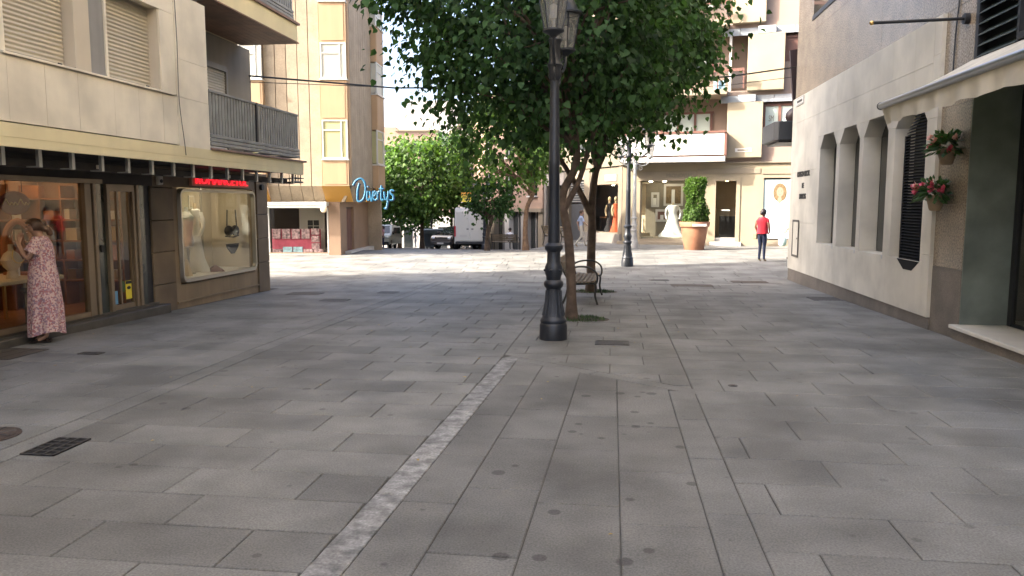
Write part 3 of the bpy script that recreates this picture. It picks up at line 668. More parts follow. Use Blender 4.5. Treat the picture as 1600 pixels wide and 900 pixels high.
# first floor cladding
U0, U1 = 2.5455, 8.0
def clad(y0, y1, z0, z1, x=OX, m='cream_stone', t=0.12): return bx('cladding_panel', m, LB, x - t, x + random.uniform(-0.0015, 0.0015), y0 + 0.002, y1 - 0.002, z0 + 0.002, z1 - 0.002)
for a, b in ((-12, -6), (-6, 0), (0, 3), (3, 5.2), (5.2, 7.36), (7.36, 7.9), (7.9, 8.43), (8.43, 9.09), (9.09, 9.6), (9.6, 10.15), (10.15, 10.5)): clad(a, b, 2.56, 3.24)
for (a, b) in ((2.56, 3.24), (3.24, 3.78), (3.78, 4.7)): clad(10.5, 11.36, a - (0.06 if a < 3 else 0), b, OX + 0.012)
clad(7.05, 7.36, 3.27, 4.75); clad(10.15, 10.5, 3.27, 4.37); clad(-12, 7.05, 3.27, 4.75)
for a, b in ((7.36, 9.09), (9.09, 10.5)): clad(a, b, 4.37, 4.78)
bx('sill', 'cream_stone', LB, OX - 0.3, OX + 0.03, 7.3, 10.42, 3.243, 3.268, bevel=0.004)
bx('lintel_soffit', 'pier_paint', LB, OX - 0.3, OX - 0.125, 7.36, 10.15, 4.375, 4.5)
bx('window_pier', 'pier_paint', LB, OX - 0.22, OX - 0.02, 8.45, 8.72, 3.27, 4.37, bevel=0.006)
bx('grey_panel', 'grey_panel', LB, OX - 0.22, OX - 0.07, 8.72, 9.05, 3.27, 4.37); bx('panel_trim', 'cream_stone', LB, OX - 0.22, OX - 0.05, 9.05, 9.09, 3.27, 4.37)
def shutter(name, m, parent, x, y0, y1, z0, z1, pitch=0.05, fr=None):
    mb = MB(); z = z0
    while z < z1 - 1e-3:
        h = min(pitch, z1 - z); mb.add([(x, y0, z), (x, y1, z), (x + 0.012, y1, z + h*0.45), (x + 0.012, y0, z + h*0.45), (x, y1, z + h), (x, y0, z + h)], [(0, 1, 2, 3), (3, 2, 4, 5)]); z += h
    return mb.obj(name, m, parent)
for (a, b) in ((7.38, 8.43), (9.10, 10.13)):
    s = shutter('roller_shutter', 'shutter', LB, OX - 0.17, a, b, 3.30, 4.37); bx('bottom_bar', 'shutter', s, OX - 0.168, OX - 0.15, a, b, 3.272, 3.30)
    bx('shutter_catch', 'black_card', s, OX - 0.149, OX - 0.14, b - 0.12, b - 0.06, 3.31, 3.325)
bx('window_reveal', 'pier_paint', LB, OX - 0.22, OX - 0.02, 10.13, 10.16, 3.27, 4.37); bx('window_reveal', 'pier_paint', LB, OX - 0.22, OX - 0.02, 7.345, 7.375, 3.27, 4.37)
mb = MB(); mb.tube(spline([(OX+0.018, 10.52, 4.7), (OX+0.018, 10.54, 4.0), (OX+0.018, 10.53, 3.2), (OX+0.02, 10.62, 2.6), (OX+0.022, 10.64, 2.42)], 4), 0.005, 5); mb.obj('facade_cable', 'box_frame', LB)
# balcony
bx('balcony_slab_edge', 'tile_edge', LB, -7.4, OX + 0.05, 11.37, 15.08, 2.5465, 2.58, bevel=0.006)
BW = -7.35
bx('balcony_back_wall', 'grey_render', LB, BW - 0.1, BW, 11.37, 15.2, 2.58, 4.82); bx('balcony_side_wall', 'grey_render', LB, BW, OX - 0.12, 11.30, 11.37, 2.58, 4.8)
s = shutter('balcony_shutter', 'shutter_pale', LB, BW + 0.005, 12.7, 14.1, 2.58, 4.2); bx('shutter_guide', 'grey_panel', s, BW + 0.002, BW + 0.05, 14.1, 14.16, 2.58, 4.26)
bx('shutter_head', 'grey_panel', s, BW + 0.002, BW + 0.06, 12.65, 14.1, 4.2, 4.3)
def railing(zb, zt, x, y0, y1, ybar):
    rl = bx('top_rail', 'railing_paint', LB, x - 0.03, x + 0.02, y0, y1, zt - 0.035, zt)
    for i in range(3): bx('base_slat', 'railing_paint', LB, x - 0.02, x + 0.028 - 0.004*(i % 2), y0, y1 + 0.02, zb + 0.02 + i*0.062, zb + 0.072 + i*0.062, bevel=0.006)
    me = None; y = y0 + 0.03
    while y < y1 - 0.02:
        w = 0.062 if abs(y - ybar) > 0.06 else 0.05
        o = bx('baluster', 'railing_paint', LB, x - 0.012, x + 0.004, y, y + w, zb + 0.205, zt - 0.036); y += 0.098
    bx('railing_post', 'black_metal', LB, x + 0.006, x + 0.03, ybar, ybar + 0.05, zb + 0.2, zt)
    # the return at the far end
    bx('top_rail', 'railing_paint', LB, -7.35, x - 0.03, y1 - 0.04, y1, zt - 0.035, zt)
    for i in range(3): bx('base_slat', 'railing_paint', LB, -7.35, x - 0.02, y1 - 0.03, y1 + 0.015, zb + 0.02 + i*0.062, zb + 0.072 + i*0.062)
    u = -7.3
    while u < x - 0.08: bx('baluster', 'railing_paint', LB, u, u + 0.062, y1 - 0.03, y1 - 0.014, zb + 0.205, zt - 0.036); u += 0.098
railing(2.60, 3.475, OX - 0.02, 11.40, 14.82, 12.98)
# slab of the floor above, boarded soffit
bx('upper_band', 'yellow_paint', LB, -8.5, OX + 0.02, -12.0, 14.84, 4.86, 5.2); bx('upper_edge', 'tile_edge', LB, -7.4, OX + 0.06, 11.37, 14.9, 5.2005, 5.24)
x = -7.33
while x < OX - 0.02:
    bx('soffit_board', 'wood_soffit', LB, x, x + 0.114, 11.38, 14.82, 4.838, 4.859); x += 0.12
clad(-12, 11.36, 4.79, 4.855)
railing(5.25, 6.1, OX - 0.02, 11.40, 14.72, 12.9)
bx('upper_wall', 'cream_stone', LB, -8.5, OX, -12.0, 11.36, 5.2, 19.0); bx('upper_back_wall', 'grey_render', LB, -8.5, BW, 11.36, 15.1, 5.2, 19.0)
for z in (7.4, 9.9, 12.4, 14.9, 17.4): bx('upper_slab', 'yellow_paint', LB, -8.5, OX + 0.02, 11.36, 14.85, z, z + 0.35)
bx('rear_block', 'grey_render', LB, -13.0, -9.35, -12.0, 17.4, -0.3, 19.5); bx('rear_wall', 'grey_render', LB, -9.35, -8.5, -12.0, 15.9, 2.41, 19.2)
bx('rear_wall_low', 'brown_stone', LB, -9.34, -8.5, 11.5, 15.6, -0.3, 2.4); bx('end_wall', 'brown_stone', LB, -8.5, LX - 0.5, 15.12, 15.55, -0.3, 2.4)
bx('front_wall', 'brown_stone', LB, -8.4, LX, -12.0, 3.85, -0.3, 2.34)
# ------------------------------------------------------------------ stone building on the right
RX = 4.4
RB = thing('stone_building', (6.0, 12.0, -0.1), 'pale stone clad building with four tall slit windows and polished brown granite above', 'building')
def stone(y0, y1, z0, z1, t=0.30, g=0.0025): return MB().box(RX + random.uniform(0, 0.0015), RX + t, y0 + g, y1 - g, z0 + g, z1 - g, tint=random.uniform(0.955, 1.03)).obj('stone_panel', 'pale_stone', RB)
for a, b in ((11.37, 13.6), (13.6, 15.9), (15.9, 18.0), (18.0, 20.12)): bx('plinth', 'granite_plinth', RB, RX + 0.025, RX + 0.3, a + 0.001, b - 0.001, -0.4, 0.115)
SL = [(11.72, 12.95), (13.27, 14.50), (14.72, 15.95), (16.17, 17.40)]; ZB, ZT, CH = 0.88, 3.16, 0.26
# low band under the openings
ed = [11.62, 13.1, 14.6, 16.05, 17.6]
for i in range(4): stone(ed[i], ed[i+1], 0.12, ZB)
# piers between the openings
pr = [(11.62, 11.72), (12.95, 13.27), (14.50, 14.72), (15.95, 16.17), (17.40, 17.60)]
for a, b in pr:
    stone(a, b, ZB, 2.9); stone(a, b, 2.9, ZT)
# chamfered heads
for a, b in SL:
    for (c, e) in ((a, a + CH), (b, b - CH)):
        MB().prism([(c, ZT), (e, ZT), (c, ZT - CH*1.05)], RX + 0.0008, RX + 0.299, 'x').obj('chamfer_stone', 'pale_stone', RB)
# bands above
ub = [11.62, 12.3, 13.2, 14.2, 15.2, 16.3, 17.6, 18.9, 20.10]
for i in range(6): stone(ub[i], ub[i+1], ZT, 3.66)
for i in range(8): stone(ub[i], ub[i+1], 3.66, 4.27)
for a, b in ((0.12, 1.28), (1.28, 2.48), (2.48, 3.66)):
    stone(17.6, 18.75 if a != 1.28 else 20.1, a, b)
    if a != 1.28: stone(18.75, 20.10, a, b)
for a, b in ((0.12, 1.0), (1.0, 2.9), (2.9, 3.75), (3.75, 4.27)): stone(11.37, 11.62, a, b)
bx('back_wall', 'granite_plinth', RB, RX + 0.62, RX + 0.8, 11.4, 20.0, -0.4, 4.3)
# windows deep in the slits: dark louvres with splayed bottoms
for k, (a, b) in enumerate(SL):
    bx('window', 'dark_glass', RB, RX + 0.305, RX + 0.33, a - 0.05, b + 0.05, ZB - 0.1, ZT + 0.05)
    m = 'louvre_black'
    if k == 0:
        lo = bx('louvre_frame', m, RB, RX + 0.03, RX + 0.10, a + 0.001, a + 0.03, ZB + 0.001, ZT - 0.28)
        z = ZB
        while z < ZT - 0.03:
            ww = 0.86 - (max(0, z - (ZT - 0.42)) * 1.2)
            MB().add([(RX+0.03, a+0.03, z), (RX+0.03, a+ww, z), (RX+0.09, a+ww, z+0.035), (RX+0.09, a+0.03, z+0.035), (RX+0.03, a+0.03, z+0.008), (RX+0.03, a+ww, z+0.008), (RX+0.09, a+ww, z+0.043), (RX+0.09, a+0.03, z+0.043)],
                     [(0,1,2,3), (4,5,6,7), (0,1,5,4), (1,2,6,5), (2,3,7,6), (3,0,4,7)]).obj('louvre_slat', m, lo); z += 0.045
        bx('louvre_stile', m, lo, RX + 0.03, RX + 0.10, a + 0.86, a + 0.90, ZB, ZT - 0.42)
    else:
        for j in range(2): bx('window_bar', m, RB, RX + 0.27, RX + 0.304, a + 0.25 + 0.5*j, a + 0.29 + 0.5*j, ZB, ZT)
        bx('sill_drip', 'aluminium', RB, RX - 0.004, RX + 0.1, a + 0.0, a + 0.05, ZB - 0.06, ZB - 0.002)
mb = MB(); mb.prism([(11.73, 0.877), (12.60, 0.877), (12.32, 0.73), (12.0, 0.73)], RX - 0.006, RX + 0.0, 'x'); mb.obj('louvre_tail', 'louvre_black', RB)
# polished granite above and beside
GX = RX + 0.05
for i, (a, b) in enumerate(((10.47, 12.2), (12.2, 14.0), (14.0, 16.0), (16.0, 18.0), (18.0, 20.1))):
    for (z0, z1) in ((4.275, 5.6), (5.6, 7.0)): bx('granite_panel', 'granite_brown', RB, GX + random.uniform(0, 0.001), GX + 0.3, a + 0.003, b - 0.003, z0 + 0.002, z1 - 0.002)
for (z0, z1) in ((0.86, 1.7), (1.7, 3.0), (3.0, 4.273)): bx('granite_panel', 'granite_brown', RB, GX, GX + 0.3, 10.47, 11.365, z0 + 0.002, z1 - 0.002)
for (z0, z1) in ((-0.3, 0.86),): bx('granite_panel', 'granite_plinth', RB, GX - 0.004, GX + 0.3, 10.47, 11.365, z0, z1 - 0.002)
bx('upper_floors', 'cream_stone', RB, GX + 0.31, 16.0, -12.0, 20.1, 7.0, 16.0); bx('core_wall', 'granite_plinth', RB, 5.25, 16.0, 11.0, 20.05, -0.4, 7.0)  # upper floors out of view, coloured pale to bounce sun onto the left facade
bx('upper_window', 'dark_glass', RB, GX - 0.01, GX + 0.1, 16.2, 18.6, 5.95, 6.9); bx('window_frame', 'black_metal', RB, GX - 0.02, GX + 0.09, 16.1, 18.7, 5.85, 5.95)
bx('upper_wall_near', 'granite_brown', RB, GX + 0.02, 16.0, -12.0, 10.46, 5.1, 6.99)
# recessed entrance: green stone return, glazed door, marble step
bx('return_wall', 'green_stone', RB, GX + 0.302, 5.05, 10.47, 10.9, 0.165, 3.5); bx('return_edge', 'green_stone', RB, GX + 0.004, GX + 0.3, 10.452, 10.469, 0.165, 3.4)
bx('return_face', 'green_stone', RB, GX + 0.3, 5.02, 10.452, 10.469, 0.165, 3.4)
bx('entrance_door_frame', 'black_metal', RB, 5.02, 5.08, 10.36, 10.452, 0.165, 3.3); bx('entrance_glass', 'shop_glass', RB, 5.045, 5.06, 5.0, 10.36, 0.2, 3.2)
bx('entrance_rail', 'black_metal', RB, 5.03, 5.08, 5.0, 10.36, 0.165, 0.2); bx('entrance_room', 'far_beige', RB, 6.8, 6.9, 2.0, 10.9, 0.0, 3.4); bx('entrance_ceiling', 'room_cream', RB, 4.5, 7.0, 2.0, 10.45, 3.31, 3.38)
bx('entrance_floor', 'white_marble', RB, 5.08, 6.8, 2.0, 10.9, 0.0, 0.16)
for a, b in ((4.0, 6.2), (6.2, 8.4), (8.4, 10.5)): bx('marble_step', 'white_marble', RB, RX - 0.06, 5.02, a + 0.002, b - 0.002, 0.115, 0.163, bevel=0.006)
bx('step_base', 'granite_plinth', RB, RX - 0.02, 5.0, 4.0, 10.46, -0.3, 0.114)
bx('near_wall', 'granite_brown', RB, GX, 16.0, -12.0, 3.95, -0.4, 5.1)
# louvred upper window over the awning
lv = bx('louvre_window', 'black_metal', RB, GX + 0.1, GX + 0.2, 6.0, 10.42, 3.42, 5.08)
bx('louvre_jamb', 'black_metal', lv, GX - 0.03, GX + 0.1, 10.36, 10.44, 3.42, 5.05)
z = 3.5
while z < 5.0:
    MB().add([(GX-0.03, 9.45, z), (GX-0.03, 10.36, z), (GX+0.08, 10.36, z+0.08), (GX+0.08, 9.45, z+0.08), (GX-0.03, 9.45, z+0.012), (GX-0.03, 10.36, z+0.012), (GX+0.08, 10.36, z+0.092), (GX+0.08, 9.45, z+0.092)],
             [(0,1,2,3), (4,5,6,7), (0,1,5,4), (1,2,6,5), (2,3,7,6), (3,0,4,7)]).obj('louvre_slat', 'louvre_green', lv); z += 0.13
bx('window_pane', 'dark_glass', lv, GX + 0.04, GX + 0.06, 7.0, 9.4, 3.6, 5.05); bx('pane_frame', 'black_metal', lv, GX - 0.02, GX + 0.09, 9.40, 9.45, 3.5, 5.05); bx('pane_frame', 'black_metal', lv, GX - 0.02, GX + 0.09, 7.0, 9.40, 3.52, 3.6)
# lettering, meter door, plate, cable
def face_nx(x, y, z): return Matrix(((0, 0, -1, x), (-1, 0, 0, y), (0, 1, 0, z), (0, 0, 0, 1)))    # text facing -X
for i, (s, z) in enumerate((('COLEGIO OFICIAL', 2.36), ('DE', 2.09), ('MEDICOS', 1.84))):
    textmesh('wall_lettering', s, 0.17, 'letter_dark', RB, face_nx(RX - 0.006, 18.78, z), 0.006, bold=0.004, sx=0.85)
md = bx('meter_door', 'pale_stone', RB, RX - 0.012, RX - 0.001, 19.02, 19.58, 0.48, 1.30)
mb = MB(); mb.box(RX-0.02, RX-0.012, 18.98, 19.04, 0.45, 1.34); mb.box(RX-0.02, RX-0.012, 19.56, 19.62, 0.45, 1.34); mb.box(RX-0.02, RX-0.012, 19.04, 19.56, 0.45, 0.5); mb.box(RX-0.02, RX-0.012, 19.04, 19.56, 1.29, 1.34)
mb.obj('door_frame', 'box_frame', md); MB().tube([(RX-0.02, 19.1, 0.9), (RX-0.03, 19.1, 0.9)], 0.02, 8).obj('lock', 'box_frame', md)
sp = thing('street_plate', (RX - 0.01, 19.35, 4.13), 'small white street name plate at the top corner of the stone wall', 'sign')
bx('plate', 'far_white', sp, RX - 0.02, RX - 0.002, 19.02, 19.72, 4.06, 4.25); bx('border', 'box_frame', sp, RX - 0.0205, RX - 0.018, 19.04, 19.70, 4.075, 4.085); bx('border', 'box_frame', sp, RX - 0.0205, RX - 0.018, 19.04, 19.70, 4.225, 4.235)
bx('name_line', 'letter_dark', sp, RX - 0.0215, RX - 0.019, 19.12, 19.62, 4.125, 4.18)
mb = MB(); mb.tube(spline([(GX - 0.012, 11.0, 5.3), (GX - 0.012, 10.98, 4.5), (GX - 0.014, 11.05, 3.9), (GX - 0.012, 11.06, 3.2)], 5), 0.009, 6); mb.obj('facade_cable', 'black_metal', RB)
# awning
A = thing('awning', (3.6, 8.5, 3.0), 'cream canvas awning with aluminium front bar over the entrance', 'awning')
AX, AZ = 3.4, 2.98
mb = MB(); n = 16
for j in range(n + 1):
    y = 4.5 + (10.56 - 4.5) * j / n
    for k in range(5):
        t = k / 4; mb.v.append((AX + (GX - 0.01 - AX) * t, y, AZ + (3.50 - AZ) * t - 0.03 * math.sin(math.pi * t))); 
mb.f = [(j*5+k, j*5+k+1, (j+1)*5+k+1, (j+1)*5+k) for j in range(n) for k in range(4)]; mb.t = [1.0] * len(mb.f); mb.mi = [0] * len(mb.f)
mb.obj('canvas', 'canvas', A, smooth=True)
mb = MB(); mb.tube([(AX, 4.5, AZ - 0.02), (AX, 10.57, AZ - 0.02)], 0.045, 12); mb.obj('front_bar', 'aluminium', A, smooth=True)
mb = MB(); mb.tube([(AX, 10.571, AZ - 0.02), (AX, 10.59, AZ - 0.02)], 0.05, 12); mb.obj('end_cap', 'black_metal', A)
mb = MB(); m_ = 60; vv = []
for j in range(m_ + 1):
    y = 4.5 + (10.54 - 4.5) * j / m_
    for k in range(3): vv.append((AX + 0.012*k*math.sin(j*1.3) + (0.05 if j > m_-4 else 0)*k*0.4, y - (0.03*k if j > m_-3 else 0), AZ - 0.06 - 0.1*k + 0.006*math.sin(j*0.9)*k))
mb.add(vv, [(j*3+k, j*3+k+1, (j+1)*3+k+1, (j+1)*3+k) for j in range(m_) for k in range(2)]); mb.obj('valance', 'canvas', A, smooth=True)
for y in (5.5, 9.9): 
    mb = MB(); mb.tube([(AX + 0.02, y, AZ - 0.03), (3.95, y - 0.5, 3.12), (GX, y - 0.1, 3.3)], 0.02, 6); mb.obj('folding_arm', 'aluminium', A)
# flag pole
fp = thing('flag_pole', (GX, 10.72, 4.05), 'black horizontal flag pole on the granite pier above the awning', 'flag pole')
MB().tube([(GX, 10.72, 4.05), (GX - 0.06, 10.72, 4.05)], 0.07, 12).obj('wall_mount', 'black_metal', fp, smooth=True)
MB().tube([(GX - 0.06, 10.72, 4.05), (3.3, 10.72, 4.03)], 0.02, 10).obj('pole', 'black_metal', fp, smooth=True)
MB().ell((3.28, 10.72, 4.03), (0.03, 0.028, 0.028), 10, 7).obj('knob', 'gold', fp, smooth=True)
bx('wall_lamp', 'black_metal', RB, GX - 0.12, GX, 10.55, 10.85, 3.30, 3.37, bevel=0.02)
# flower pots on the pier
def flower_pot(y, z, label, nf):
    t = thing('flower_pot', (GX - 0.13, y, z), label, 'flower pot', 'wall pots on the granite pier')
    MB().lathe([(0, 0.06), (0.02, 0.075), (0.17, 0.115), (0.19, 0.125), (0.21, 0.125), (0.21, 0.105), (0.19, 0.10)], (GX - 0.13, y, z), 18).obj('pot', 'pot_clay', t, smooth=True)
    MB().lathe([(0, 0.1), (0.01, 0.1)], (GX - 0.13, y, z + 0.175), 14).obj('soil', 'soil', t)
    mb = MB(); r = random.Random(int(y*100))
    for i in range(240):
        a = r.uniform(0, 6.28); el = r.uniform(-0.35, 1.2); L = r.uniform(0.12, 0.27); b = Vector((GX - 0.14, y, z + 0.2)); d = Vector((math.cos(a)*math.cos(el), math.sin(a)*math.cos(el)*1.25, math.sin(el)))
        d.x = min(d.x, 0.35); c = b + d * L; s = d.cross(Vector((r.uniform(-1, 1), r.uniform(-1, 1), 1))).normalized() * r.uniform(0.02, 0.036); e = d * 0.06 + Vector((0, 0, -0.02))
        mb.add([c - e, c + s, c + e, c - s], [(0, 1, 2, 3)])
    mb.obj('leaves', 'plant_leaf', t)
    for i in range(nf):
        a = r.uniform(0, 6.28); el = r.uniform(-0.1, 1.0); L = r.uniform(0.15, 0.25); d = Vector((math.cos(a)*math.cos(el), math.sin(a)*math.cos(el)*1.3, math.sin(el))); d.x = min(d.x, 0.1)
        c = Vector((GX - 0.16, y, z + 0.2)) + d * L; mb = MB()
        for k in range(9):
            q = 2*math.pi*k/9 + (0.3 if k % 2 else 0); u = Vector((math.cos(q)*0.3 - 0.5, math.sin(q), 0.6*math.cos(q))).normalized() * r.uniform(0.045, 0.075); w = u.cross(d).normalized() * 0.032
            mb.add([c, c + u*0.6 + w, c + u + d*0.02, c + u*0.6 - w], [(0, 1, 2, 3)])
        mb.obj('blossom', 'petal_pink' if r.random() < 0.6 else 'petal_pale', t)
flower_pot(10.80, 2.22, 'upper wall pot with dark leaves and a few dusky pink flowers', 8)
flower_pot(11.08, 1.62, 'lower wall pot crowded with bright pink flowers', 15)
# dark canopy and sign round the far corner
cp = thing('canopy', (4.6, 21.3, 3.4), 'dark grey entrance canopy jutting out beyond the far stone corner', 'canopy')
MB().prism([(4.18, 20.6), (4.08, 20.75), (4.08, 22.3), (5.6, 22.3), (5.6, 20.6)], 3.34, 3.82, 'z').obj('fascia', 'canopy_grey', cp, bevel=0.015)
bx('underside', 'black_metal', cp, 4.2, 5.6, 20.7, 22.2, 3.29, 3.339)
MB().tube([(5.0, 20.12, 3.6), (5.0, 20.6, 3.6)], 0.08, 8).obj('wall_arm', 'black_metal', cp); MB().tube([(5.4, 20.12, 3.6), (5.4, 20.6, 3.6)], 0.08, 8).obj('wall_arm', 'black_metal', cp)
MB().ell((4.72, 21.0, 3.98), (0.32, 0.25, 0.24), 14, 9).obj('spotlight', 'sign_brown', cp, smooth=True)
sg = thing('hanging_sign', (4.7, 20.5, 4.1), 'tall dark brown sign board hanging off the far stone corner', 'sign')
MB().prism([(4.50, 4.1), (4.42, 4.9), (4.36, 5.55), (5.2, 5.65), (5.2, 4.1)], 20.5, 20.62, 'y').obj('board', 'sign_brown', sg); MB().tube([(4.9, 20.1, 5.3), (4.9, 20.5, 5.3)], 0.03, 8).obj('bracket', 'black_metal', sg)
# overhead cables
def cable(pts, r, label):
    mb = MB(); P = [Vector(p) for p in pts]; out = []
    for i in range(len(P) - 1):
        for k in range(10): out.append(P[i].lerp(P[i+1], k / 10))
    out.append(P[-1]); 
    mb.tube(out, r, 6); tag(mb.obj('overhead_cable', 'black_metal', None), label, 'cable')
cable([(-7.35, 15.12, 4.30), (-5.15, 18.0, 4.44), (-1.5, 18.5, 4.45), (2.69, 19.0, 4.70), (4.42, 20.06, 5.06)], 0.02, 'thick black cable strung across the street through the tree crown')
cable([(-7.35, 15.14, 4.18), (-1.0, 18.7, 4.32), (2.84, 20.0, 4.65), (4.46, 20.08, 4.84)], 0.008, 'thin wire strung below the thick cable at the right')
# ------------------------------------------------------------------ peach corner building with the blue script sign
EV = (0.9916, 0.129); FWD = (-0.129, 0.9916)
OB = thing('corner_building', (-11.0, 27.0, 0.0), 'peach ribbed corner building with orange window bays over a toy shop', 'building')
F = Frame((-9.70, 25.25), EV, (0.13, -0.99)); S = Frame((-8.80, 25.42), (-0.08, 0.997), (1, 0))
TOP = 9.05
def ribs(fr, s0, s1, w, z0, z1, d=0.0):
    s = s0
    while s < s1 - 0.05:
        e = min(s + w, s1); MB(fr.M).box(s + 0.012, e - 0.012, d - 0.1, d + random.uniform(-0.004, 0.004), z0, z1, tint=random.uniform(0.93, 1.05)).obj('facade_panel', 'peach_panel', OB); s = e
ribs(F, -8.8, -2.72, 0.39, 2.33, TOP); ribs(F, -1.94, -0.06, 0.376, 2.33, TOP)
F.bx('joint_backing', 'taupe_stone', OB, -8.8, 0.0, -0.3, -0.06, 2.32, TOP - 0.02); S.bx('joint_backing', 'taupe_stone', OB, 0.0, 4.45, -0.3, -0.06, 2.32, TOP - 0.02)
ribs(S, 0.06, 3.15, 0.31, 2.33, TOP)
F.bx('parapet', 'peach_panel', OB, -8.8, 0.9, -0.3, 0.12, TOP, TOP + 0.25); S.bx('parapet', 'peach_panel', OB, 0.13, 4.5, -0.3, 0.12, TOP + 0.001, TOP + 0.251)
def bay(fr, s0, s1, d, name='bay'):
    for (z0, z1) in ((2.33, 3.23), (4.52, 5.86), (7.03, 8.36)):
        p = fr.bx('bay_panel', 'orange_panel', OB, s0, s1, -0.12, d, z0, z1); fr.bx('panel_inset', 'orange_panel', p, s0 + 0.07, s1 - 0.07, d, d + 0.012, z0 + 0.06, z1 - 0.06)
    for (z0, z1, m) in ((3.23, 4.52, 'blind_green'), (5.86, 7.03, 'blind_grey'), (8.36, TOP, 'blind_grey')):
        w = fr.bx('window', m, OB, s0 + 0.05, s1 - 0.05, -0.1, d - 0.03, z0 + 0.04, z1 - 0.04)
        mb = fr.mb(); f = 0.05
        mb.box(s0 + 0.01, s0 + 0.06, d - 0.058, d - 0.0, z0, z1); mb.box(s1 - 0.06, s1 - 0.01, d - 0.058, d - 0.0, z0, z1); mb.box(s0 + 0.06, s1 - 0.06, d - 0.057, d - 0.002, z1 - 0.05, z1); mb.box(s0 + 0.06, s1 - 0.06, d - 0.057, d - 0.002, z0, z0 + 0.05)
        mb.box(s1 - 0.24, s1 - 0.20, d - 0.056, d - 0.004, z0 + 0.05, z1 - 0.05); mb.box(s0 + 0.06, s1 - 0.24, d - 0.056, d - 0.004, z1 - 0.36, z1 - 0.32); mb.obj('frame', 'white_alu', w)
        fr.bx('sill', 'white_alu', w, s0 - 0.02, s1 + 0.02, -0.1, d + 0.05, z0 - 0.045, z0 - 0.001)
bay(F, 0.0, 0.88, 0.24); bay(F, -2.72, -1.94, 0.2); bay(S, 3.18, 4.42, 0.2)
S.bx('bay_cheek', 'orange_panel', OB, -0.14, 0.05, -0.2, -0.005, 2.34, TOP)
S.bx('end_wall', 'peach_panel', OB, 4.45, 4.6, -7.5, 0.0, -1.0, TOP)
# sloping skirt below the first floor
def skirt(fr, s0, s1, m, d0=0.0, d1=-0.36, z0=2.325, z1=1.80):
    fr.mb().add([(s0, d0, z0), (s1, d0, z0), (s1, d1, z1), (s0, d1, z1), (s0, d0 - 0.1, z0), (s1, d0 - 0.1, z0), (s1, d1 - 0.1, z1), (s0, d1 - 0.1, z1)], [(0,1,2,3), (4,5,6,7), (0,1,5,4), (1,2,6,5), (2,3,7,6), (3,0,4,7)]).obj('skirt_panel', m, OB)
s = -8.8
while s < -2.75: skirt(F, s + 0.01, s + 0.39, 'taupe_stone'); s += 0.4
skirt(F, -2.72, -1.95, 'ochre', 0.2)
for i in range(5): skirt(F, -1.94 + 0.376*i + 0.008, -1.94 + 0.376*(i+1) - 0.008, 'peach_panel')
skirt(F, -0.04, 0.88, 'ochre', 0.24)
for i in range(10): skirt(S, 0.06 + 0.31*i, 0.06 + 0.31*(i+1) - 0.012, 'peach_panel', 0.0, -0.3)
skirt(S, 3.18, 4.42, 'ochre', 0.2, -0.3)
# ground floor
F.bx('ceiling', 'taupe_stone', OB, -8.8, 0.5, -4.5, -0.36, 1.79, 1.86)
F.bx('pier', 'taupe_stone', OB, 0.02, 0.42, -0.9, -0.37, -0.5, 1.80); S.bx('side_wall', 'taupe_stone', OB, 0.5, 1.15, -0.9, -0.52, -0.5, 1.80)
d = S.bx('side_door', 'brown_door', OB, 1.15, 2.2, -0.85, -0.62, -0.5, 1.62); S.bx('door_leaf', 'far_brown', d, 1.2, 1.62, -0.619, -0.60, -0.1, 1.55); S.bx('door_leaf', 'far_brown', d, 1.66, 2.14, -0.619, -0.60, -0.1, 1.55)
S.bx('door_lintel', 'taupe_stone', OB, 1.15, 2.2, -0.85, -0.52, 1.62, 1.80); S.bx('side_wall', 'taupe_stone', OB, 2.2, 4.5, -0.9, -0.52, -0.8, 1.80); S.bx('side_step', 'white_marble', OB, 0.9, 4.5, -0.52, -0.30, -0.5, 0.06)
F.bx('shop_back', 'room_dark', OB, -8.8, 0.02, -3.2, -3.1, -0.3, 1.8); F.bx('shop_floor', 'taupe_stone', OB, -8.8, 0.02, -3.1, -0.4, -0.3, 0.05)
F.bx('shop_window', 'shop_glass', OB, -5.0, 0.0, -0.46, -0.44, 0.02, 1.6); F.bx('window_frame', 'white_alu', OB, -5.0, 0.0, -0.5, -0.4, -0.3, 0.02)
for q in (-2.1, -0.05, -3.4): F.bx('window_post', 'white_alu', OB, q, q + 0.05, -0.48, -0.41, 0.02, 1.6)
F.bx('window_head', 'taupe_stone', OB, -5.0, 0.02, -0.55, -0.38, 1.6, 1.79)
F.bx('left_wall', 'taupe_stone', OB, -8.8, -5.0, -0.6, -0.38, -0.3, 1.79)
F.bx('display_wall', 'far_white', OB, -1.25, -0.35, -1.4, -1.3, 0.05, 1.6)
F.bx('main_mass', 'taupe_stone', OB, -8.8, 0.3, -4.6, -3.3, -1.0, TOP)
b = thing('shop_awning', tuple(F.P(-1.2, -0.2, 1.6)), 'grey rolled awning box over the toy shop window', 'awning')
F.mb().prism([(-5.2, -0.36), (0.05, -0.36), (0.05, -0.02), (-5.2, -0.02)], 1.66, 1.8).obj('cover', 'awning_grey', b, bevel=0.02)
MB().tube([F.P(-5.2, -0.05, 1.62), F.P(0.04, -0.05, 1.62)], 0.035, 8).obj('front_bar', 'white_alu', b)
MB().ell(tuple(F.P(-0.05, 0.0, 1.55)), (0.12, 0.05, 0.12), 12, 8).obj('end_disc', 'velvet_cream', b)
ty = thing('toy_display', tuple(F.P(-1.2, -0.7, 0.05)), 'pink printed toy display boards low in the shop window', 'display')
F.bx('pink_board', 'pink_print', ty, -2.05, -0.35, -0.72, -0.68, 0.08, 0.86)
for i in range(4): F.bx('toy_row', 'print_mix', ty, -2.02 + 0.34*i, -1.74 + 0.34*i, -0.675, -0.62, 0.52, 0.86)
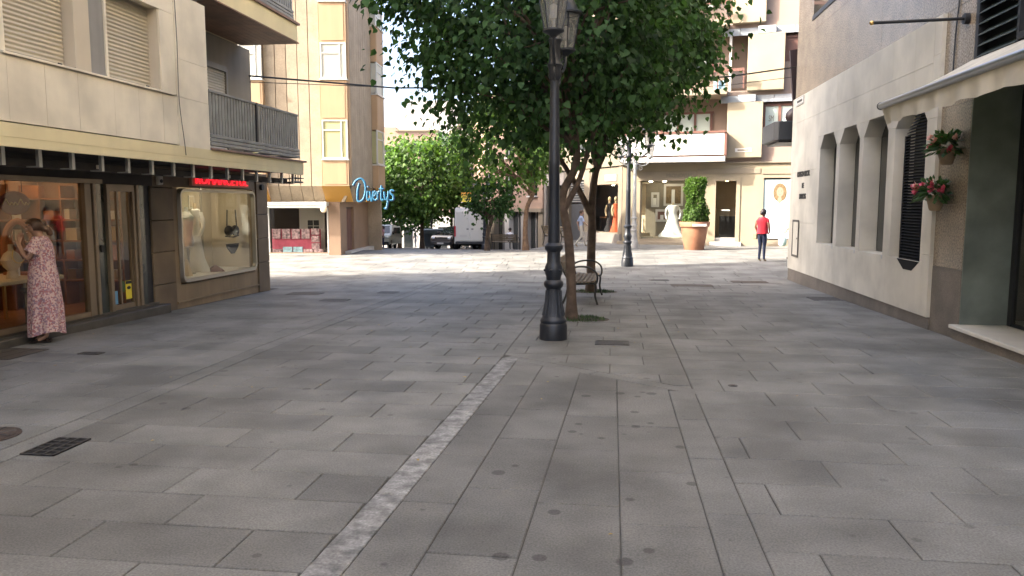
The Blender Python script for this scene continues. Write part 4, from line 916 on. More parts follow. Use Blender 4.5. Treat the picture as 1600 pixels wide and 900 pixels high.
for i in range(3): F.bx('toy_block', 'print_mix', ty, -0.66 + 0.0*i, -0.38, -0.675, -0.62, 0.14 + 0.26*i, 0.36 + 0.26*i)
for i in range(5): F.bx('toy_box', 'print_blue' if i in (1, 2) else 'print_mix', ty, -2.0 + 0.36*i, -1.68 + 0.36*i, -0.60, -0.52, 0.051, 0.16 + (0.08 if i in (1, 2) else 0.0))
w = F.bx('inner_window', 'black_card', OB, -0.95, -0.55, -1.298, -1.29, 0.75, 1.15); F.bx('glazing_bar', 'far_white', w, -0.76, -0.74, -1.289, -1.28, 0.75, 1.15); F.bx('glazing_bar', 'far_white', w, -0.95, -0.55, -1.289, -1.28, 0.94, 0.96)
# blue script sign, letters as bent strokes facing the street
sg = thing('script_sign', tuple(S.P(1.6, 0.1, 2.0)), 'blue metal script letters spelling Divertys on the corner of the peach building', 'sign')
a0 = Vector(S.P(-0.25, 0.12, 1.78)); ux = Vector((0.99, 0.14, 0)).normalized()
G = {'D': [(-.02,.62,.10,.80,.30,.86,.42,.70,.44,.42,.36,.14,.20,.03,.12,.10), (.22,.70,.15,.45,.13,.10)], 'i': [(.52,.42,.50,.2,.53,.08,.59,.14), (.535,.55,.545,.60)], 'v': [(.60,.42,.65,.08,.68,.10,.74,.42)],
     'e': [(.72,.20,.82,.30,.80,.40,.74,.32,.73,.16,.80,.08,.87,.14)], 'r': [(.88,.40,.90,.10), (.89,.28,.94,.40,.98,.38)], 't': [(1.04,.62,1.02,.2,1.05,.08,1.11,.12), (.95,.48,1.12,.5)],
     'y': [(1.14,.40,1.16,.16,1.22,.10,1.28,.2), (1.30,.42,1.26,.0,1.20,-.22,1.12,-.2)], 's': [(1.50,.42,1.40,.44,1.37,.34,1.47,.24,1.46,.10,1.34,.08)]}
for ch, strokes in G.items():
    mb = MB()
    for st in strokes:
        pts = [(st[i], st[i+1]) for i in range(0, len(st), 2)]; k = 0.92
        sp3 = spline([(*(a0 + ux*u*k*0.98).xy, a0.z + v*k) for u, v in pts], 5); mb.cm = 0; mb.tube(sp3, 0.033, 8)
        mb.cm = 1; mb.tube([q - Vector((ux.y, -ux.x, 0))*(-0.05) for q in sp3] if False else [q + Vector((0.012, 0.05, -0.01)) for q in sp3], 0.03, 6)
    mb.obj('letter', ['sign_blue', 'sign_navy'], sg, smooth=True)
for q in (0.1, 0.7, 1.2): MB().tube([a0 + ux*q + Vector((0, 0.03, 0.1)), a0 + ux*q*0.2 + Vector((-0.1, q*1.0 + 0.3, 0.55))], 0.012, 5).obj('stay', 'black_metal', sg)

# ------------------------------------------------------------------ bridal shop building facing the plaza
PB = thing('bridal_building', (4.0, 34.0, 0.0), 'cream apartment building with white balcony over the bridal shop', 'building')
W = Frame((7.02, 32.75), (-0.982, 0.19), (-0.19, -0.98))
def text_on(fr, s, z, d):
    c0 = -fr.d; n = fr.n; p = fr.P(s, d, z)
    return Matrix(((c0.x, 0, n.x, p.x), (c0.y, 0, n.y, p.y), (0, 1, 0, p.z), (0, 0, 0, 1)))
E0 = -6.0
W.bx('wall', 'far_cream', PB, E0, -0.3, -0.3, 0.0, 0.0, 3.4); W.bx('wall', 'far_cream', PB, 0.98, 1.80, -0.3, 0.0, 0.0, 3.4); W.bx('wall', 'far_cream', PB, 2.96, 3.62, -0.3, 0.0, 0.0, 3.4); W.bx('wall', 'far_cream', PB, 5.95, 6.72, -0.3, 0.0, 0.0, 3.4)
W.bx('wall_above', 'far_cream', PB, 1.80, 2.96, -0.3, -0.002, 2.84, 3.4); W.bx('wall_above', 'far_cream', PB, 3.62, 5.95, -0.3, -0.002, 2.74, 3.4); W.bx('wall_above', 'far_cream', PB, -0.3, 0.98, -0.3, -0.002, 2.8, 3.4)
W.bx('wall_below', 'far_beige', PB, 3.62, 5.95, -0.3, -0.002, 0.0, 0.24); W.bx('wall_below', 'far_beige', PB, -0.3, 0.98, -0.3, -0.002, 0.0, 0.26)
W.bx('base_course', 'far_beige', PB, 2.98, 6.9, 0.0, 0.22, -0.1, 0.13, bevel=0.01); W.bx('door_step', 'far_white', PB, 1.7, 2.97, 0.0, 0.35, -0.1, 0.15, bevel=0.01)
W.bx('cornice', 'far_beige', PB, E0, 6.78, -0.3, 0.09, 3.401, 3.46, bevel=0.01)
for (a, b, z0, z1) in ((1.02, 3.55, 2.98, 3.2), (-0.5, 0.95, 2.95, 3.2)): W.bx('fascia_panel', 'far_beige', PB, a, b, 0.0, 0.03, z0, z1, bevel=0.006)
sb = W.bx('shop_fascia', 'far_beige', PB, 3.58, 6.0, 0.0, 0.035, 2.72, 3.12, bevel=0.006); textmesh('lettering', 'PRONOVIAS', 0.22, 'sign_taupe', sb, text_on(W, 4.3, 2.86, 0.045), 0.012, sx=0.9, bold=0.004)
# door
df = W.mb(); df.box(1.80, 1.96, -0.2, 0.04, 0.15, 2.84); df.box(2.78, 2.96, -0.2, 0.04, 0.15, 2.84); df.box(1.96, 2.78, -0.2, 0.04, 2.69, 2.84); df.obj('door_surround', 'far_cream', PB)
W.bx('door_glass', 'shop_glass', PB, 1.96, 2.78, -0.16, -0.14, 0.32, 2.69); W.bx('door_kick', 'far_white', PB, 1.96, 2.78, -0.18, -0.12, 0.15, 0.32)
W.bx('door_notice', 'far_white', PB, 2.2, 2.55, -0.138, -0.134, 1.45, 1.5)
# shop interior
W.bx('shop_back', 'room_cream', PB, 1.2, 6.6, -3.0, -2.9, 0.0, 2.9); W.bx('shop_floor', 'far_beige', PB, 1.2, 6.6, -2.9, -0.3, -0.1, 0.16); W.bx('shop_side', 'room_warm', PB, 1.1, 1.2, -3.0, -0.3, 0.0, 2.9)
W.bx('display_back', 'sign_taupe', PB, 3.6, 5.9, -1.35, -1.3, 0.25, 2.74); W.bx('display_floor', 'far_cream', PB, 3.62, 5.95, -1.3, -0.3, 0.16, 0.3); W.bx('display_window', 'clear_glass', PB, 3.62, 5.95, -0.2, -0.18, 0.24, 2.74)
for q in (3.62, 5.9): W.bx('window_post', 'far_cream', PB, q, q + 0.06, -0.22, -0.15, 0.241, 2.739)
for q in (5.6, 4.0, 5.0): MB().lathe([(0, 0.07), (0.02, 0.07)], tuple(W.P(q, -0.7, 2.7)), 10).obj('spot_lamp', 'lamp_soft', PB)
W.bx('shop_ceiling', 'far_cream', PB, 1.2, 6.6, -3.0, -0.3, 2.74, 2.84); MB().lathe([(0, 0.07), (0.02, 0.07)], tuple(W.P(2.4, -1.2, 2.715)), 10).obj('spot_lamp', 'lamp_warm', PB)
W.bx('counter', 'black_card', PB, 2.0, 2.7, -2.0, -1.6, 0.16, 1.2)
for i, (s0, s1, z0, z1, mm, lb) in enumerate(((4.25, 5.1, 1.65, 2.62, 'poster_hair', 'large framed photograph behind the white gown'), (5.3, 5.65, 1.6, 2.25, 'sign_taupe', 'small framed photograph at the left of the bridal window'), (3.72, 4.1, 1.62, 2.25, 'sign_taupe', 'small framed photograph at the right of the bridal window'), (4.85, 5.45, 0.95, 1.5, 'far_brown', 'lower left framed photograph in the bridal window'), (3.7, 4.35, 0.75, 1.5, 'poster_hair', 'lower right framed photograph in the bridal window'))):
    t = thing('framed_photograph', tuple(W.P((s0+s1)/2, -1.29, z0)), lb, 'picture')
    W.bx('frame', 'far_white', t, s0, s1, -1.3, -1.26, z0, z1); W.bx('print', mm, t, s0 + 0.1, s1 - 0.1, -1.26, -1.25, z0 + 0.1, z1 - 0.1); W.bx('figure', 'gown_white', t, (s0+s1)/2 - 0.06, (s0+s1)/2 + 0.08, -1.25, -1.245, z0 + 0.1, z1 - 0.25)
def gown(p, m, label, w=0.42, h=1.5, head=True):
    t = thing('dressed_mannequin', tuple(p), label, 'mannequin'); n = 20; prof = [(0, w), (0.04*h, w*0.97), (0.2*h, w*0.62), (0.45*h, w*0.40), (0.62*h, w*0.30), (0.70*h, w*0.26), (0.80*h, w*0.38), (0.9*h, w*0.40), (0.93*h, w*0.12)]
    vs = []; fs = []; k = len(prof)
    for i in range(n):
        a = 2*math.pi*i/n
        for (z, r) in prof: q = r * (1 + 0.07*math.cos(a*7)*max(0, 1 - z/(0.6*h))); vs.append((p[0] + q*math.cos(a), p[1] + 0.7*q*math.sin(a), p[2] + z))
    for i in range(n):
        j = (i+1) % n
        for q in range(k-1): fs.append((i*k+q, j*k+q, j*k+q+1, i*k+q+1))
    MB().add(vs, fs).obj('gown', m, t, smooth=True)
    mb = MB(); mb.tube([(p[0], p[1], p[2] + 0.9*h), (p[0], p[1], p[2] + 1.0*h)], 0.04, 8)
    if head: mb.ell((p[0], p[1], p[2] + 1.06*h), (0.07, 0.085, 0.11), 12, 8)
    mb.obj('neck_and_head', 'velvet_cream', t, smooth=True)
    for sgn in (-1, 1):
        c = Vector(p) + Vector((sgn*w*0.40, 0, 0.86*h)); MB().tube(spline([c, c + Vector((sgn*0.07, -0.03, -0.18*h)), c + Vector((sgn*0.02, -0.1, -0.34*h))], 4), [0.045]*4 + [0.035]*5, 7).obj('arm', m if head is False else 'velvet_cream', t, smooth=True)
gown(W.P(4.62, -0.75, 0.30), 'gown_white', 'white bridal gown with long train in the shop window', 0.62, 1.5, False)
gown((-7.85, 13.75, 0.43), 'gown_white', 'pale robe on a stand in the lingerie window', 0.24, 1.3, False)
# street sign, posters
ps = thing('bridal_poster', tuple(W.P(0.4, -0.02, 0.3)), 'large window poster of a blonde bride in a white dress', 'poster')
W.bx('backing', 'poster_sky', ps, -0.2, 0.88, -0.05, -0.03, 0.32, 2.72); W.bx('poster_frame', 'far_cream', ps, 0.88, 0.98, -0.1, 0.02, 0.26, 2.8); W.bx('lower_print', 'gown_white', ps, -0.2, 0.62, -0.029, -0.025, 0.32, 1.2)
def blob(cs, cz, rs, rz, m, d, name):
    pts = [(cs + rs*math.cos(a*math.pi/12), cz + rz*math.sin(a*math.pi/12)) for a in range(24)]
    W.mb().add([(a, d, b) for a, b in pts] + [(a, d + 0.003, b) for a, b in pts], [tuple(range(24)), tuple(range(24, 48))] + [(i, (i+1) % 24, 24 + (i+1) % 24, 24 + i) for i in range(24)]).obj(name, m, ps)
blob(0.2, 1.5, 0.36, 0.42, 'gown_white', -0.0245, 'dress'); blob(0.24, 2.2, 0.26, 0.38, 'poster_hair', -0.021, 'hair'); blob(0.24, 1.9, 0.08, 0.14, 'skin', -0.0175, 'neck'); blob(0.235, 2.22, 0.135, 0.2, 'skin', -0.014, 'face')
blob(0.29, 2.26, 0.02, 0.012, 'far_brown', -0.0105, 'eye'); blob(0.185, 2.26, 0.02, 0.012, 'far_brown', -0.0105, 'eye'); blob(0.235, 2.12, 0.03, 0.012, 'petal_pink', -0.0105, 'mouth')
# upper floors
def upper(z, first=False):
    W.bx('recessed_wall', 'far_pink', PB, E0, 6.7, -1.3, -0.85, z + 0.0, z + 2.5)
    W.bx('floor_slab', 'far_beige', PB, E0, 6.7, -1.3, 0.02, z - 0.04, z + 0.2)
sl = 3.5
for k in range(4):
    z = sl + 2.68*k; W.bx('recessed_wall', 'far_pink', PB, E0, 6.7, -1.6, -0.80, z, z + 2.68)
    W.bx('floor_slab', 'far_white' if k == 0 else 'far_beige', PB, 2.42, 6.72, -0.8, 0.75, z - 0.03, z + 0.17); W.bx('floor_slab', 'far_pink', PB, E0, 2.42, -0.8, 0.0, z - 0.03, z + 0.17)
    off = [(1.0, 2.39), (0.24, 1.66), (1.0, 2.3), (0.24, 1.66)][k]
    W.bx('bay_panel', 'far_cream', PB, off[0], off[1], -0.8, 0.28, z + 0.12, z + 2.36, bevel=0.02)
    s0 = -2.2
    while s0 < 2.3:
        W.bx('marble_tile', 'far_marble', PB, s0 + 0.01, s0 + 0.69, -0.05, 0.285 if off[0] - 0.1 < s0 < off[1] - 0.4 else 0.02, z + 2.365, z + 2.645); s0 += 0.7
    W.bx('spandrel', 'far_pink', PB, E0, off[0] - 0.001, -0.8, -0.05, z + 0.17, z + 1.25)
    w = W.bx('window', 'blind_pale' if k == 0 else 'far_brown', PB, off[0] - 1.2, off[0] - 0.08, -0.3, -0.2, z + 1.3, z + 2.2)
    mb = W.mb(); c = off[0] - 0.64
    for (a, b) in ((off[0] - 1.25, off[0] - 1.18), (off[0] - 0.09, off[0] - 0.01), (c - 0.06, c + 0.06)): mb.box(a, b, -0.32, -0.15, z + 1.25, z + 2.25)
    mb.box(off[0] - 1.18, off[0] - 0.09, -0.32, -0.16, z + 2.2, z + 2.3); mb.obj('frame', 'far_brown', w)
    if k == 0: textmesh('monogram', 'SM', 0.34, 'sign_taupe', w, text_on(W, off[0] - 0.32, z + 1.6, -0.19), 0.004, sx=0.5)
    w = W.bx('balcony_window', 'blind_pale', PB, 3.1, 5.2, -0.85, -0.76, z + 1.05, z + 2.05)
    mb = W.mb()
    for q in (3.05, 3.72, 4.42, 5.12): mb.box(q, q + 0.1, -0.8, -0.7, z + 1.0, z + 2.1)
    mb.box(3.0, 5.25, -0.8, -0.69, z + 2.05, z + 2.14); mb.obj('frame', 'far_brown', w)
    if k == 0:
        bal = W.bx('balcony_front', 'far_white', PB, 2.46, 6.7, 0.66, 0.74, z + 0.24, z + 1.12); W.bx('balcony_rail', 'far_brown', bal, 2.42, 6.72, 0.64, 0.78, z + 1.121, z + 1.2); W.bx('balcony_end', 'far_brown', bal, 2.36, 2.45, 0.0, 0.74, z + 0.2, z + 1.15)
        W.bx('balcony_gap', 'far_brown', bal, 2.46, 6.7, 0.6, 0.65, z + 0.171, z + 0.3)
    else:
        off2 = off[1] + 0.1; W.bx('balcony_rail', 'far_brown', PB, off2, 6.72, 0.64, 0.72, z + 0.85, z + 0.97); W.bx('balcony_glass', 'clear_glass', PB, off2, 6.72, 0.67, 0.68, z + 0.18, z + 0.84)
        for q in range(5): W.bx('rail_post', 'far_brown', PB, off2 + 1.0*q, off2 + 0.05 + 1.0*q, 0.65, 0.71, z + 0.171, z + 0.849)
W.bx('core', 'far_pink', PB, E0, 6.7, -9.0, -3.1, -0.2, 14.3); W.bx('roof', 'far_beige', PB, E0, 6.72, -3.1, 0.1, 14.22, 14.4); W.bx('bay_return', 'far_white', PB, 2.305, 2.4, -0.8, 0.0, 6.2, 8.6)
W.bx('laundry', 'print_blue', PB, 2.5, 2.95, 0.5, 0.6, 6.36, 6.7)
pl = thing('street_plate', tuple(W.P(1.75, 0.29, 3.9)), 'small pale plate with a name on the cream bay above the bridal shop door', 'sign')
W.bx('plate', 'far_white', pl, 1.4, 2.05, 0.281, 0.295, 3.85, 4.0); W.bx('name_line', 'sign_taupe', pl, 1.5, 1.95, 0.295, 0.299, 3.89, 3.96)
# side shop along the receding street
SB = thing('side_shop', (-1.0, 37.0, 0.0), 'beige shop front with gowns turning into the tree lined street', 'building')
V = Frame((0.42, 34.03), (-0.476, 0.88), (-0.88, -0.476))
V.bx('wall', 'shaded_beige', SB, 0.0, 0.35, -0.3, 0.02, -0.6, 3.4); V.bx('wall', 'shaded_beige', SB, 3.1, 3.7, -0.3, 0.03, -0.8, 3.4); V.bx('wall', 'shaded_beige', SB, 5.4, 5.8, -0.3, 0.03, -1.0, 3.4); V.bx('wall', 'shade_grey', SB, 5.8, 8.6, -0.3, 0.0, -1.0, 0.6)
V.bx('plinth', 'shade_grey', SB, 0.0, 3.7, 0.031, 0.12, -0.8, 0.42); V.bx('wall_below', 'shaded_beige', SB, 0.35, 3.1, -0.3, 0.0, -0.6, 0.46); V.bx('wall_above', 'shaded_beige', SB, 0.35, 3.1, -0.3, 0.0, 2.62, 3.4); V.bx('vent_grille', 'grey_panel', SB, 0.5, 1.6, 0.0, 0.03, 2.75, 3.05)
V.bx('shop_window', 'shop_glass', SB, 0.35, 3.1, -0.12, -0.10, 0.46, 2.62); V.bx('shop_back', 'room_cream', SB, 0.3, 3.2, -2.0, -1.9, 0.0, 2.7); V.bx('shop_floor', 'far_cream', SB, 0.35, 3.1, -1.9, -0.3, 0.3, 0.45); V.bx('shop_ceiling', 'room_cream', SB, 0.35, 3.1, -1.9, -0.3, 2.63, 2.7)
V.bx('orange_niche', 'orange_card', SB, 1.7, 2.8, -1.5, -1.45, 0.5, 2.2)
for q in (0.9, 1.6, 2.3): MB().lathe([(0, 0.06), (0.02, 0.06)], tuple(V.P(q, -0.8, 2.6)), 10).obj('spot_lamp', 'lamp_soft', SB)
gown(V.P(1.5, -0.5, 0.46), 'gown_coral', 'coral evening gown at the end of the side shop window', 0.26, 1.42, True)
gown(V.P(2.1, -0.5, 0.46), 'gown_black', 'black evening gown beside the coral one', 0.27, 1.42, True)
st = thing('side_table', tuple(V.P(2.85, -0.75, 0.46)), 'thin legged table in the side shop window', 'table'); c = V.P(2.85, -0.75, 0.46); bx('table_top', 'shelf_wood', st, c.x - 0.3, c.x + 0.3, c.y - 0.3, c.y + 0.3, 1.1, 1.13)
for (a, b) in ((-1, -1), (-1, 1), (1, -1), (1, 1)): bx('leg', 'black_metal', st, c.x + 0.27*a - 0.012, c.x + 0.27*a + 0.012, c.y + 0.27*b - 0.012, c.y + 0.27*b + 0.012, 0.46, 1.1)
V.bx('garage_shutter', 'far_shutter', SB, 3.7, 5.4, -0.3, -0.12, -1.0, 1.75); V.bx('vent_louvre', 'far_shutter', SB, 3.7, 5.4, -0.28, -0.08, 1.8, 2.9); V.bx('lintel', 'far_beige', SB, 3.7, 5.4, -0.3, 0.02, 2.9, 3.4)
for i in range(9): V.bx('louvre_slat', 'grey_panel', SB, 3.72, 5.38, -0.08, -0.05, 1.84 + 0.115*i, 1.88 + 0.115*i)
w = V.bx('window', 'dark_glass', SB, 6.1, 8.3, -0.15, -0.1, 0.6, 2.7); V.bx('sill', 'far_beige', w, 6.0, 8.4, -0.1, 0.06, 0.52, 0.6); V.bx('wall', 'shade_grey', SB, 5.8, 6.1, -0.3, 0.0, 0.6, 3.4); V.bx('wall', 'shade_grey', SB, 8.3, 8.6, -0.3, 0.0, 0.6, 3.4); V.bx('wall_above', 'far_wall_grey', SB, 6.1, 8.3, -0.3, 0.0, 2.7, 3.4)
V.bx('cornice', 'shaded_beige', SB, 0.0, 8.6, -0.3, 0.08, 3.4, 3.5); V.bx('upper_wall', 'shaded_beige', SB, 0.0, 8.6, -3.0, -0.02, 3.5, 11.0); V.bx('core', 'far_wall_grey', SB, 0.0, 8.6, -4.0, -2.05, -1.0, 3.5)
for k in range(3):
    for i in range(3):
        w = V.bx('window', 'dark_glass', SB, 1.0 + 2.7*i, 2.2 + 2.7*i, -0.02, 0.0, 4.3 + 2.6*k, 5.8 + 2.6*k); V.bx('sill', 'far_white', w, 0.95 + 2.7*i, 2.25 + 2.7*i, 0.0, 0.1, 4.22 + 2.6*k, 4.3 + 2.6*k)
# pinkish building with dark entrances further on
T = Frame((-3.75, 41.7), (-0.5, 0.864), (-0.864, -0.5))
TB = thing('entrance_building', (-6.0, 46.0, -0.8), 'pinkish building with dark entrances behind the bench and the parked van', 'building')
T.bx('upper_wall', 'far_wall_pink', TB, 0, 11.0, -3.0, 0.0, 1.5, 8.5); T.bx('lintel_band', 'far_beige', TB, -0.02, 11.02, -0.3, 0.1, 1.3, 1.499)
for (a, b, m) in ((0, 0.6, 'far_beige'), (2.2, 3.0, 'far_wall_grey'), (4.8, 5.5, 'far_white'), (7.2, 8.0, 'far_beige'), (9.8, 11.0, 'far_beige')): T.bx('pier', m, TB, a, b, -0.4, 0.0, -1.6, 1.3)
for (a, b) in ((0.6, 2.2), (3.0, 4.8), (5.5, 7.2), (8.0, 9.8)):
    dd = T.bx('entrance', 'dark_glass', TB, a, b, -0.4, -0.3, -1.6, 1.3); T.bx('door_frame', 'far_wall_grey', dd, (a+b)/2 - 0.04, (a+b)/2 + 0.04, -0.3, -0.24, -1.6, 1.3)
for k in range(3):
    for i in range(3):
        w = T.bx('window', 'dark_glass', TB, 0.7 + 3.4*i, 1.9 + 3.4*i, 0.0, 0.02, 2.2 + 2.3*k, 3.7 + 2.3*k); T.bx('frame', 'far_white', w, 1.27 + 3.4*i, 1.33 + 3.4*i, 0.02, 0.04, 2.2 + 2.3*k, 3.7 + 2.3*k); T.bx('sill', 'far_white', w, 0.65 + 3.4*i, 1.95 + 3.4*i, 0.0, 0.12, 2.12 + 2.3*k, 2.199 + 2.3*k)
def house(name, fr, L, dep, z0, z1, mw, mlow, label, rows_, cols_, zlow, win='dark_glass', ww=0.9, wh=1.5):
    h = thing(name, tuple(fr.P(L/2, -dep/2, z0)), label, 'building')
    fr.bx('wall', mw, h, 0, L, -dep, 0, zlow, z1); fr.bx('ground_storey', mlow, h, 0, L, -dep, 0.03, z0 - 1.5, zlow); fr.bx('roof_edge', 'far_beige', h, -0.1, L + 0.1, -dep, 0.2, z1, z1 + 0.2)
    for k in range(rows_):
        for i in range(cols_):
            s = L*(i + 0.5)/cols_ - ww/2; z = zlow + 0.7 + k*(z1 - zlow - 0.2)/rows_
            w = fr.bx('window', win, h, s, s + ww, 0, 0.02, z, z + wh); fr.bx('sill', 'far_white', w, s - 0.05, s + ww + 0.05, 0, 0.14, z - 0.08, z - 0.001); fr.bx('glazing_bar', 'far_brown', w, s + ww/2 - 0.03, s + ww/2 + 0.03, 0.02, 0.04, z, z + wh)
    n = max(2, cols_)
    for i in range(n): 
        s = L*(i + 0.5)/n - 0.45; fr.bx('doorway', 'dark_glass', h, s, s + 0.9, 0.03, 0.05, z0 - 0.6, z0 + 2.1)
    return h
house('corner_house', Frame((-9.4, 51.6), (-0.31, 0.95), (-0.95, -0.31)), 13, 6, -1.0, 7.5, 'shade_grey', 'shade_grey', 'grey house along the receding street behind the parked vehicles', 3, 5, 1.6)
house('end_house', Frame((-25.5, 77.6), EV, (0.13, -1)), 12.5, 6, -2.7, 5.2, 'far_wall_pink', 'far_wall_white', 'white and pink house closing the far end of the street', 2, 7, 0.9, ww=0.8, wh=1.3)
hb = house('tall_house', Frame((-26.0, 91.5), EV, (0.13, -1)), 5.0, 8, -3, 10.5, 'far_wall_pink', 'far_wall_white', 'tall pale pink house with a long balcony above the far treetops', 3, 3, 1.0)
hf = Frame((-26.0, 91.5), EV, (0.13, -1)); hf.bx('tall_block', 'far_wall_white', hb, 0.9, 8.0, -8, -0.5, 1.0, 14.2); hf.bx('balcony_slab', 'far_wall_white', hb, -2.5, 1.0, 0.0, 1.5, 7.4, 7.7); hf.bx('balcony_rail', 'far_shutter', hb, -2.5, 1.0, 1.42, 1.48, 7.7, 8.6); hf.bx('side_wing', 'far_wall_pink', hb, -2.5, 0.0, -8, 0.0, 1.0, 11.0)
house('added_shade_house', Frame((-14.3, 30.3), (-0.08, 0.997), (1, 0)), 15.2, 6, -0.6, 12.6, 'far_wall_grey', 'far_wall_grey', 'tall grey house added out of view behind the peach corner building to shade the street', 2, 4, 1.8)  # unseen house, added to keep the sun off the receding street
house('left_house', Frame((-17.0, 46.5), (-0.33, 0.945), (0.945, 0.33)), 26, 5, -1.2, 5.7, 'far_wall_pink', 'far_wall_grey', 'low house row on the left of the receding street', 1, 9, 1.5)
vs_ = thing('for_sale_sign', (-9.3, 47.4, 2.0), 'yellow and orange sign reading VENDE projecting from the house beside the trees', 'sign')
Q = Frame((-8.75, 47.5), (-0.99, -0.13), (0.13, -0.99))
Q.bx('board', 'vende_yellow', vs_, 0, 0.62, -0.02, 0.02, 1.88, 2.27); Q.bx('header', 'vende_orange', vs_, 0, 0.62, -0.02, 0.02, 2.2705, 2.46); textmesh('lettering', 'VENDE', 0.2, 'letter_dark', vs_, text_on(Q, 0.31, 2.1, 0.03), 0.004, sx=0.85, bold=0.003); Q.bx('number_line', 'sign_taupe', vs_, 0.12, 0.42, 0.021, 0.026, 1.97, 2.05)
Q.bx('hanger', 'black_metal', vs_, -1.9, 0.62, -0.05, -0.021, 2.42, 2.46)
# ------------------------------------------------------------------ trees
LEAF = np.array([(0, 0, 0), (0.40, 0.06, 0.05), (0.50, 0.38, 0.10), (0.0, 1.0, -0.06), (-0.50, 0.38, 0.10), (-0.40, 0.06, 0.05)])
def leaf_mesh(name, P, size, m, parent, rng, droop=0.75, center=None, tint=(0.42, 1.8)):
    n = len(P); out = P - center; out /= (np.linalg.norm(out, axis=1, keepdims=True) + 1e-6)
    v = out * rng.uniform(0.2, 0.8, (n, 1)) + np.array([0, 0, -1]) * rng.uniform(0.2, droop * 1.6, (n, 1)) + rng.normal(0, 0.45, (n, 3)); v /= np.linalg.norm(v, axis=1, keepdims=True)
    w = rng.normal(0, 0.55, (n, 3)) + np.array([0, 0, 0.9]) + out * 0.5; u = np.cross(v, w); u /= np.linalg.norm(u, axis=1, keepdims=True); w = np.cross(u, v)
    s = size * rng.uniform(0.55, 1.2, (n, 1, 1)); k = len(LEAF)
    V = P[:, None, :] + s * (0.85*LEAF[None, :, 0:1]*u[:, None, :] + LEAF[None, :, 1:2]*v[:, None, :] + LEAF[None, :, 2:3]*w[:, None, :])
    V = V.reshape(-1, 3); base = (np.arange(n) * k)[:, None]; Fc = np.concatenate([base + np.array([[0, 1, 2, 3]]), base + np.array([[0, 3, 4, 5]])], 1).reshape(-1)
    me = bpy.data.meshes.new(name); me.vertices.add(n*k); me.vertices.foreach_set('co', V.reshape(-1).astype(np.float32))
    me.loops.add(len(Fc)); me.loops.foreach_set('vertex_index', Fc.astype(np.int32)); me.polygons.add(2*n); me.polygons.foreach_set('loop_start', np.arange(2*n, dtype=np.int32)*4)
    me.update(calc_edges=True); me.materials.append(MATS[m])
    a = me.attributes.new('tint', 'FLOAT', 'FACE'); a.data.foreach_set('value', np.repeat(rng.uniform(*tint, n), 2).astype(np.float32))
    return lin(bpy.data.objects.new(name, me), parent)
def crown_points(rng, c, r, ncl, per, sig, low=2.6, hollow=0.45):
    c = np.array(c); r = np.array(r); C = []
    while len(C) < ncl:
        p = rng.normal(0, 1, 3); p /= np.linalg.norm(p); q = rng.uniform(hollow, 1.0) ** 0.6
        p = np.sign(p) * np.abs(p) ** 0.85 * q; x = c + p * r
        if x[2] > low + rng.uniform(-0.15, 0.25): C.append(x)
    C = np.array(C); sg = sig * rng.uniform(0.6, 1.4, (ncl, 1, 1))
    P = C[:, None, :] + rng.normal(0, 1, (ncl, per, 3)) * sg * np.array([1, 1, 0.8]); P[:, :, 2] -= np.abs(rng.normal(0, 0.25*sig, (ncl, per)))
    return C, P.reshape(-1, 3)
def tree(name, base, trunk, c, r, label, seed, ncl=240, per=34, sig=0.30, size=0.165, mleaf='leaf', mbark='bark', rad=0.1, low=2.6, limbs=14, extra=None, grp=None, droop=0.75):
    rng = np.random.default_rng(seed); t = thing(name, base, label, 'tree', grp)
    pts = spline([Vector(p) for p in trunk], 5); n = len(pts); b = MB()
    b.tube(pts, [rad*(1.45 - 0.45*min(1, i/3.0)) * (1 - 0.45*i/(n-1)) for i in range(n)], 12); b.obj('trunk', mbark, t, smooth=True)
    C, P = crown_points(rng, c, r, ncl, per, sig, low)
    if extra is not None:
        for (ex, er, ne) in extra:
            C2, P2 = crown_points(rng, ex, er, ne, per, sig*0.8, low - 0.5, 0.1); P = np.concatenate([P, P2])
    top = pts[-1]; fork = pts[int(n*0.62)]
    for i in range(limbs):
        e = Vector(C[i * (len(C)//limbs)]); s = fork.lerp(top, rng.uniform(0, 1)); mid = s.lerp(e, 0.5) + Vector((0, 0, 0.25*rng.uniform(-0.3, 1))) + Vector(rng.normal(0, 0.12, 3)); q = spline([s, mid, e], 5); m_ = len(q)
        MB().tube(q, [rad*0.5*(1 - 0.85*k/(m_-1)) for k in range(m_)], 6).obj('limb', mbark, t, smooth=True)
    leaf_mesh('crown', P, size, mleaf, t, rng, droop, np.array(c))
    return t
tree('plane_tree', (-0.63, 11.7, -0.05), [(-0.60, 11.7, -0.1), (-0.61, 11.7, 0.5), (-0.66, 11.75, 1.2), (-0.76, 11.85, 1.85), (-0.55, 11.95, 2.4), (-0.7, 12.0, 3.4), (-0.9, 12.0, 4.4)], (-1.1, 12.4, 5.05), (2.25, 2.0, 2.45),
     'leafy tree with slender curved trunk right behind the nearest lamp post', 11, 320, 62, 0.28, 0.112, rad=0.08, low=2.75, extra=[((-2.95, 10.9, 4.75), (0.5, 0.5, 0.35), 9)], limbs=32)
tree('plane_tree', (-0.44, 16.2, -0.13), [(-0.42, 16.2, -0.2), (-0.43, 16.2, 0.5), (-0.42, 16.2, 1.2), (-0.42, 16.2, 1.75), (-0.35, 16.2, 2.4), (-0.1, 16.1, 3.4), (0.1, 16.0, 4.6)], (-0.1, 15.7, 5.55), (2.05, 2.3, 2.4),
     'leafy tree with straight forked trunk behind the bench', 12, 310, 62, 0.29, 0.12, rad=0.1, low=3.15, limbs=32)
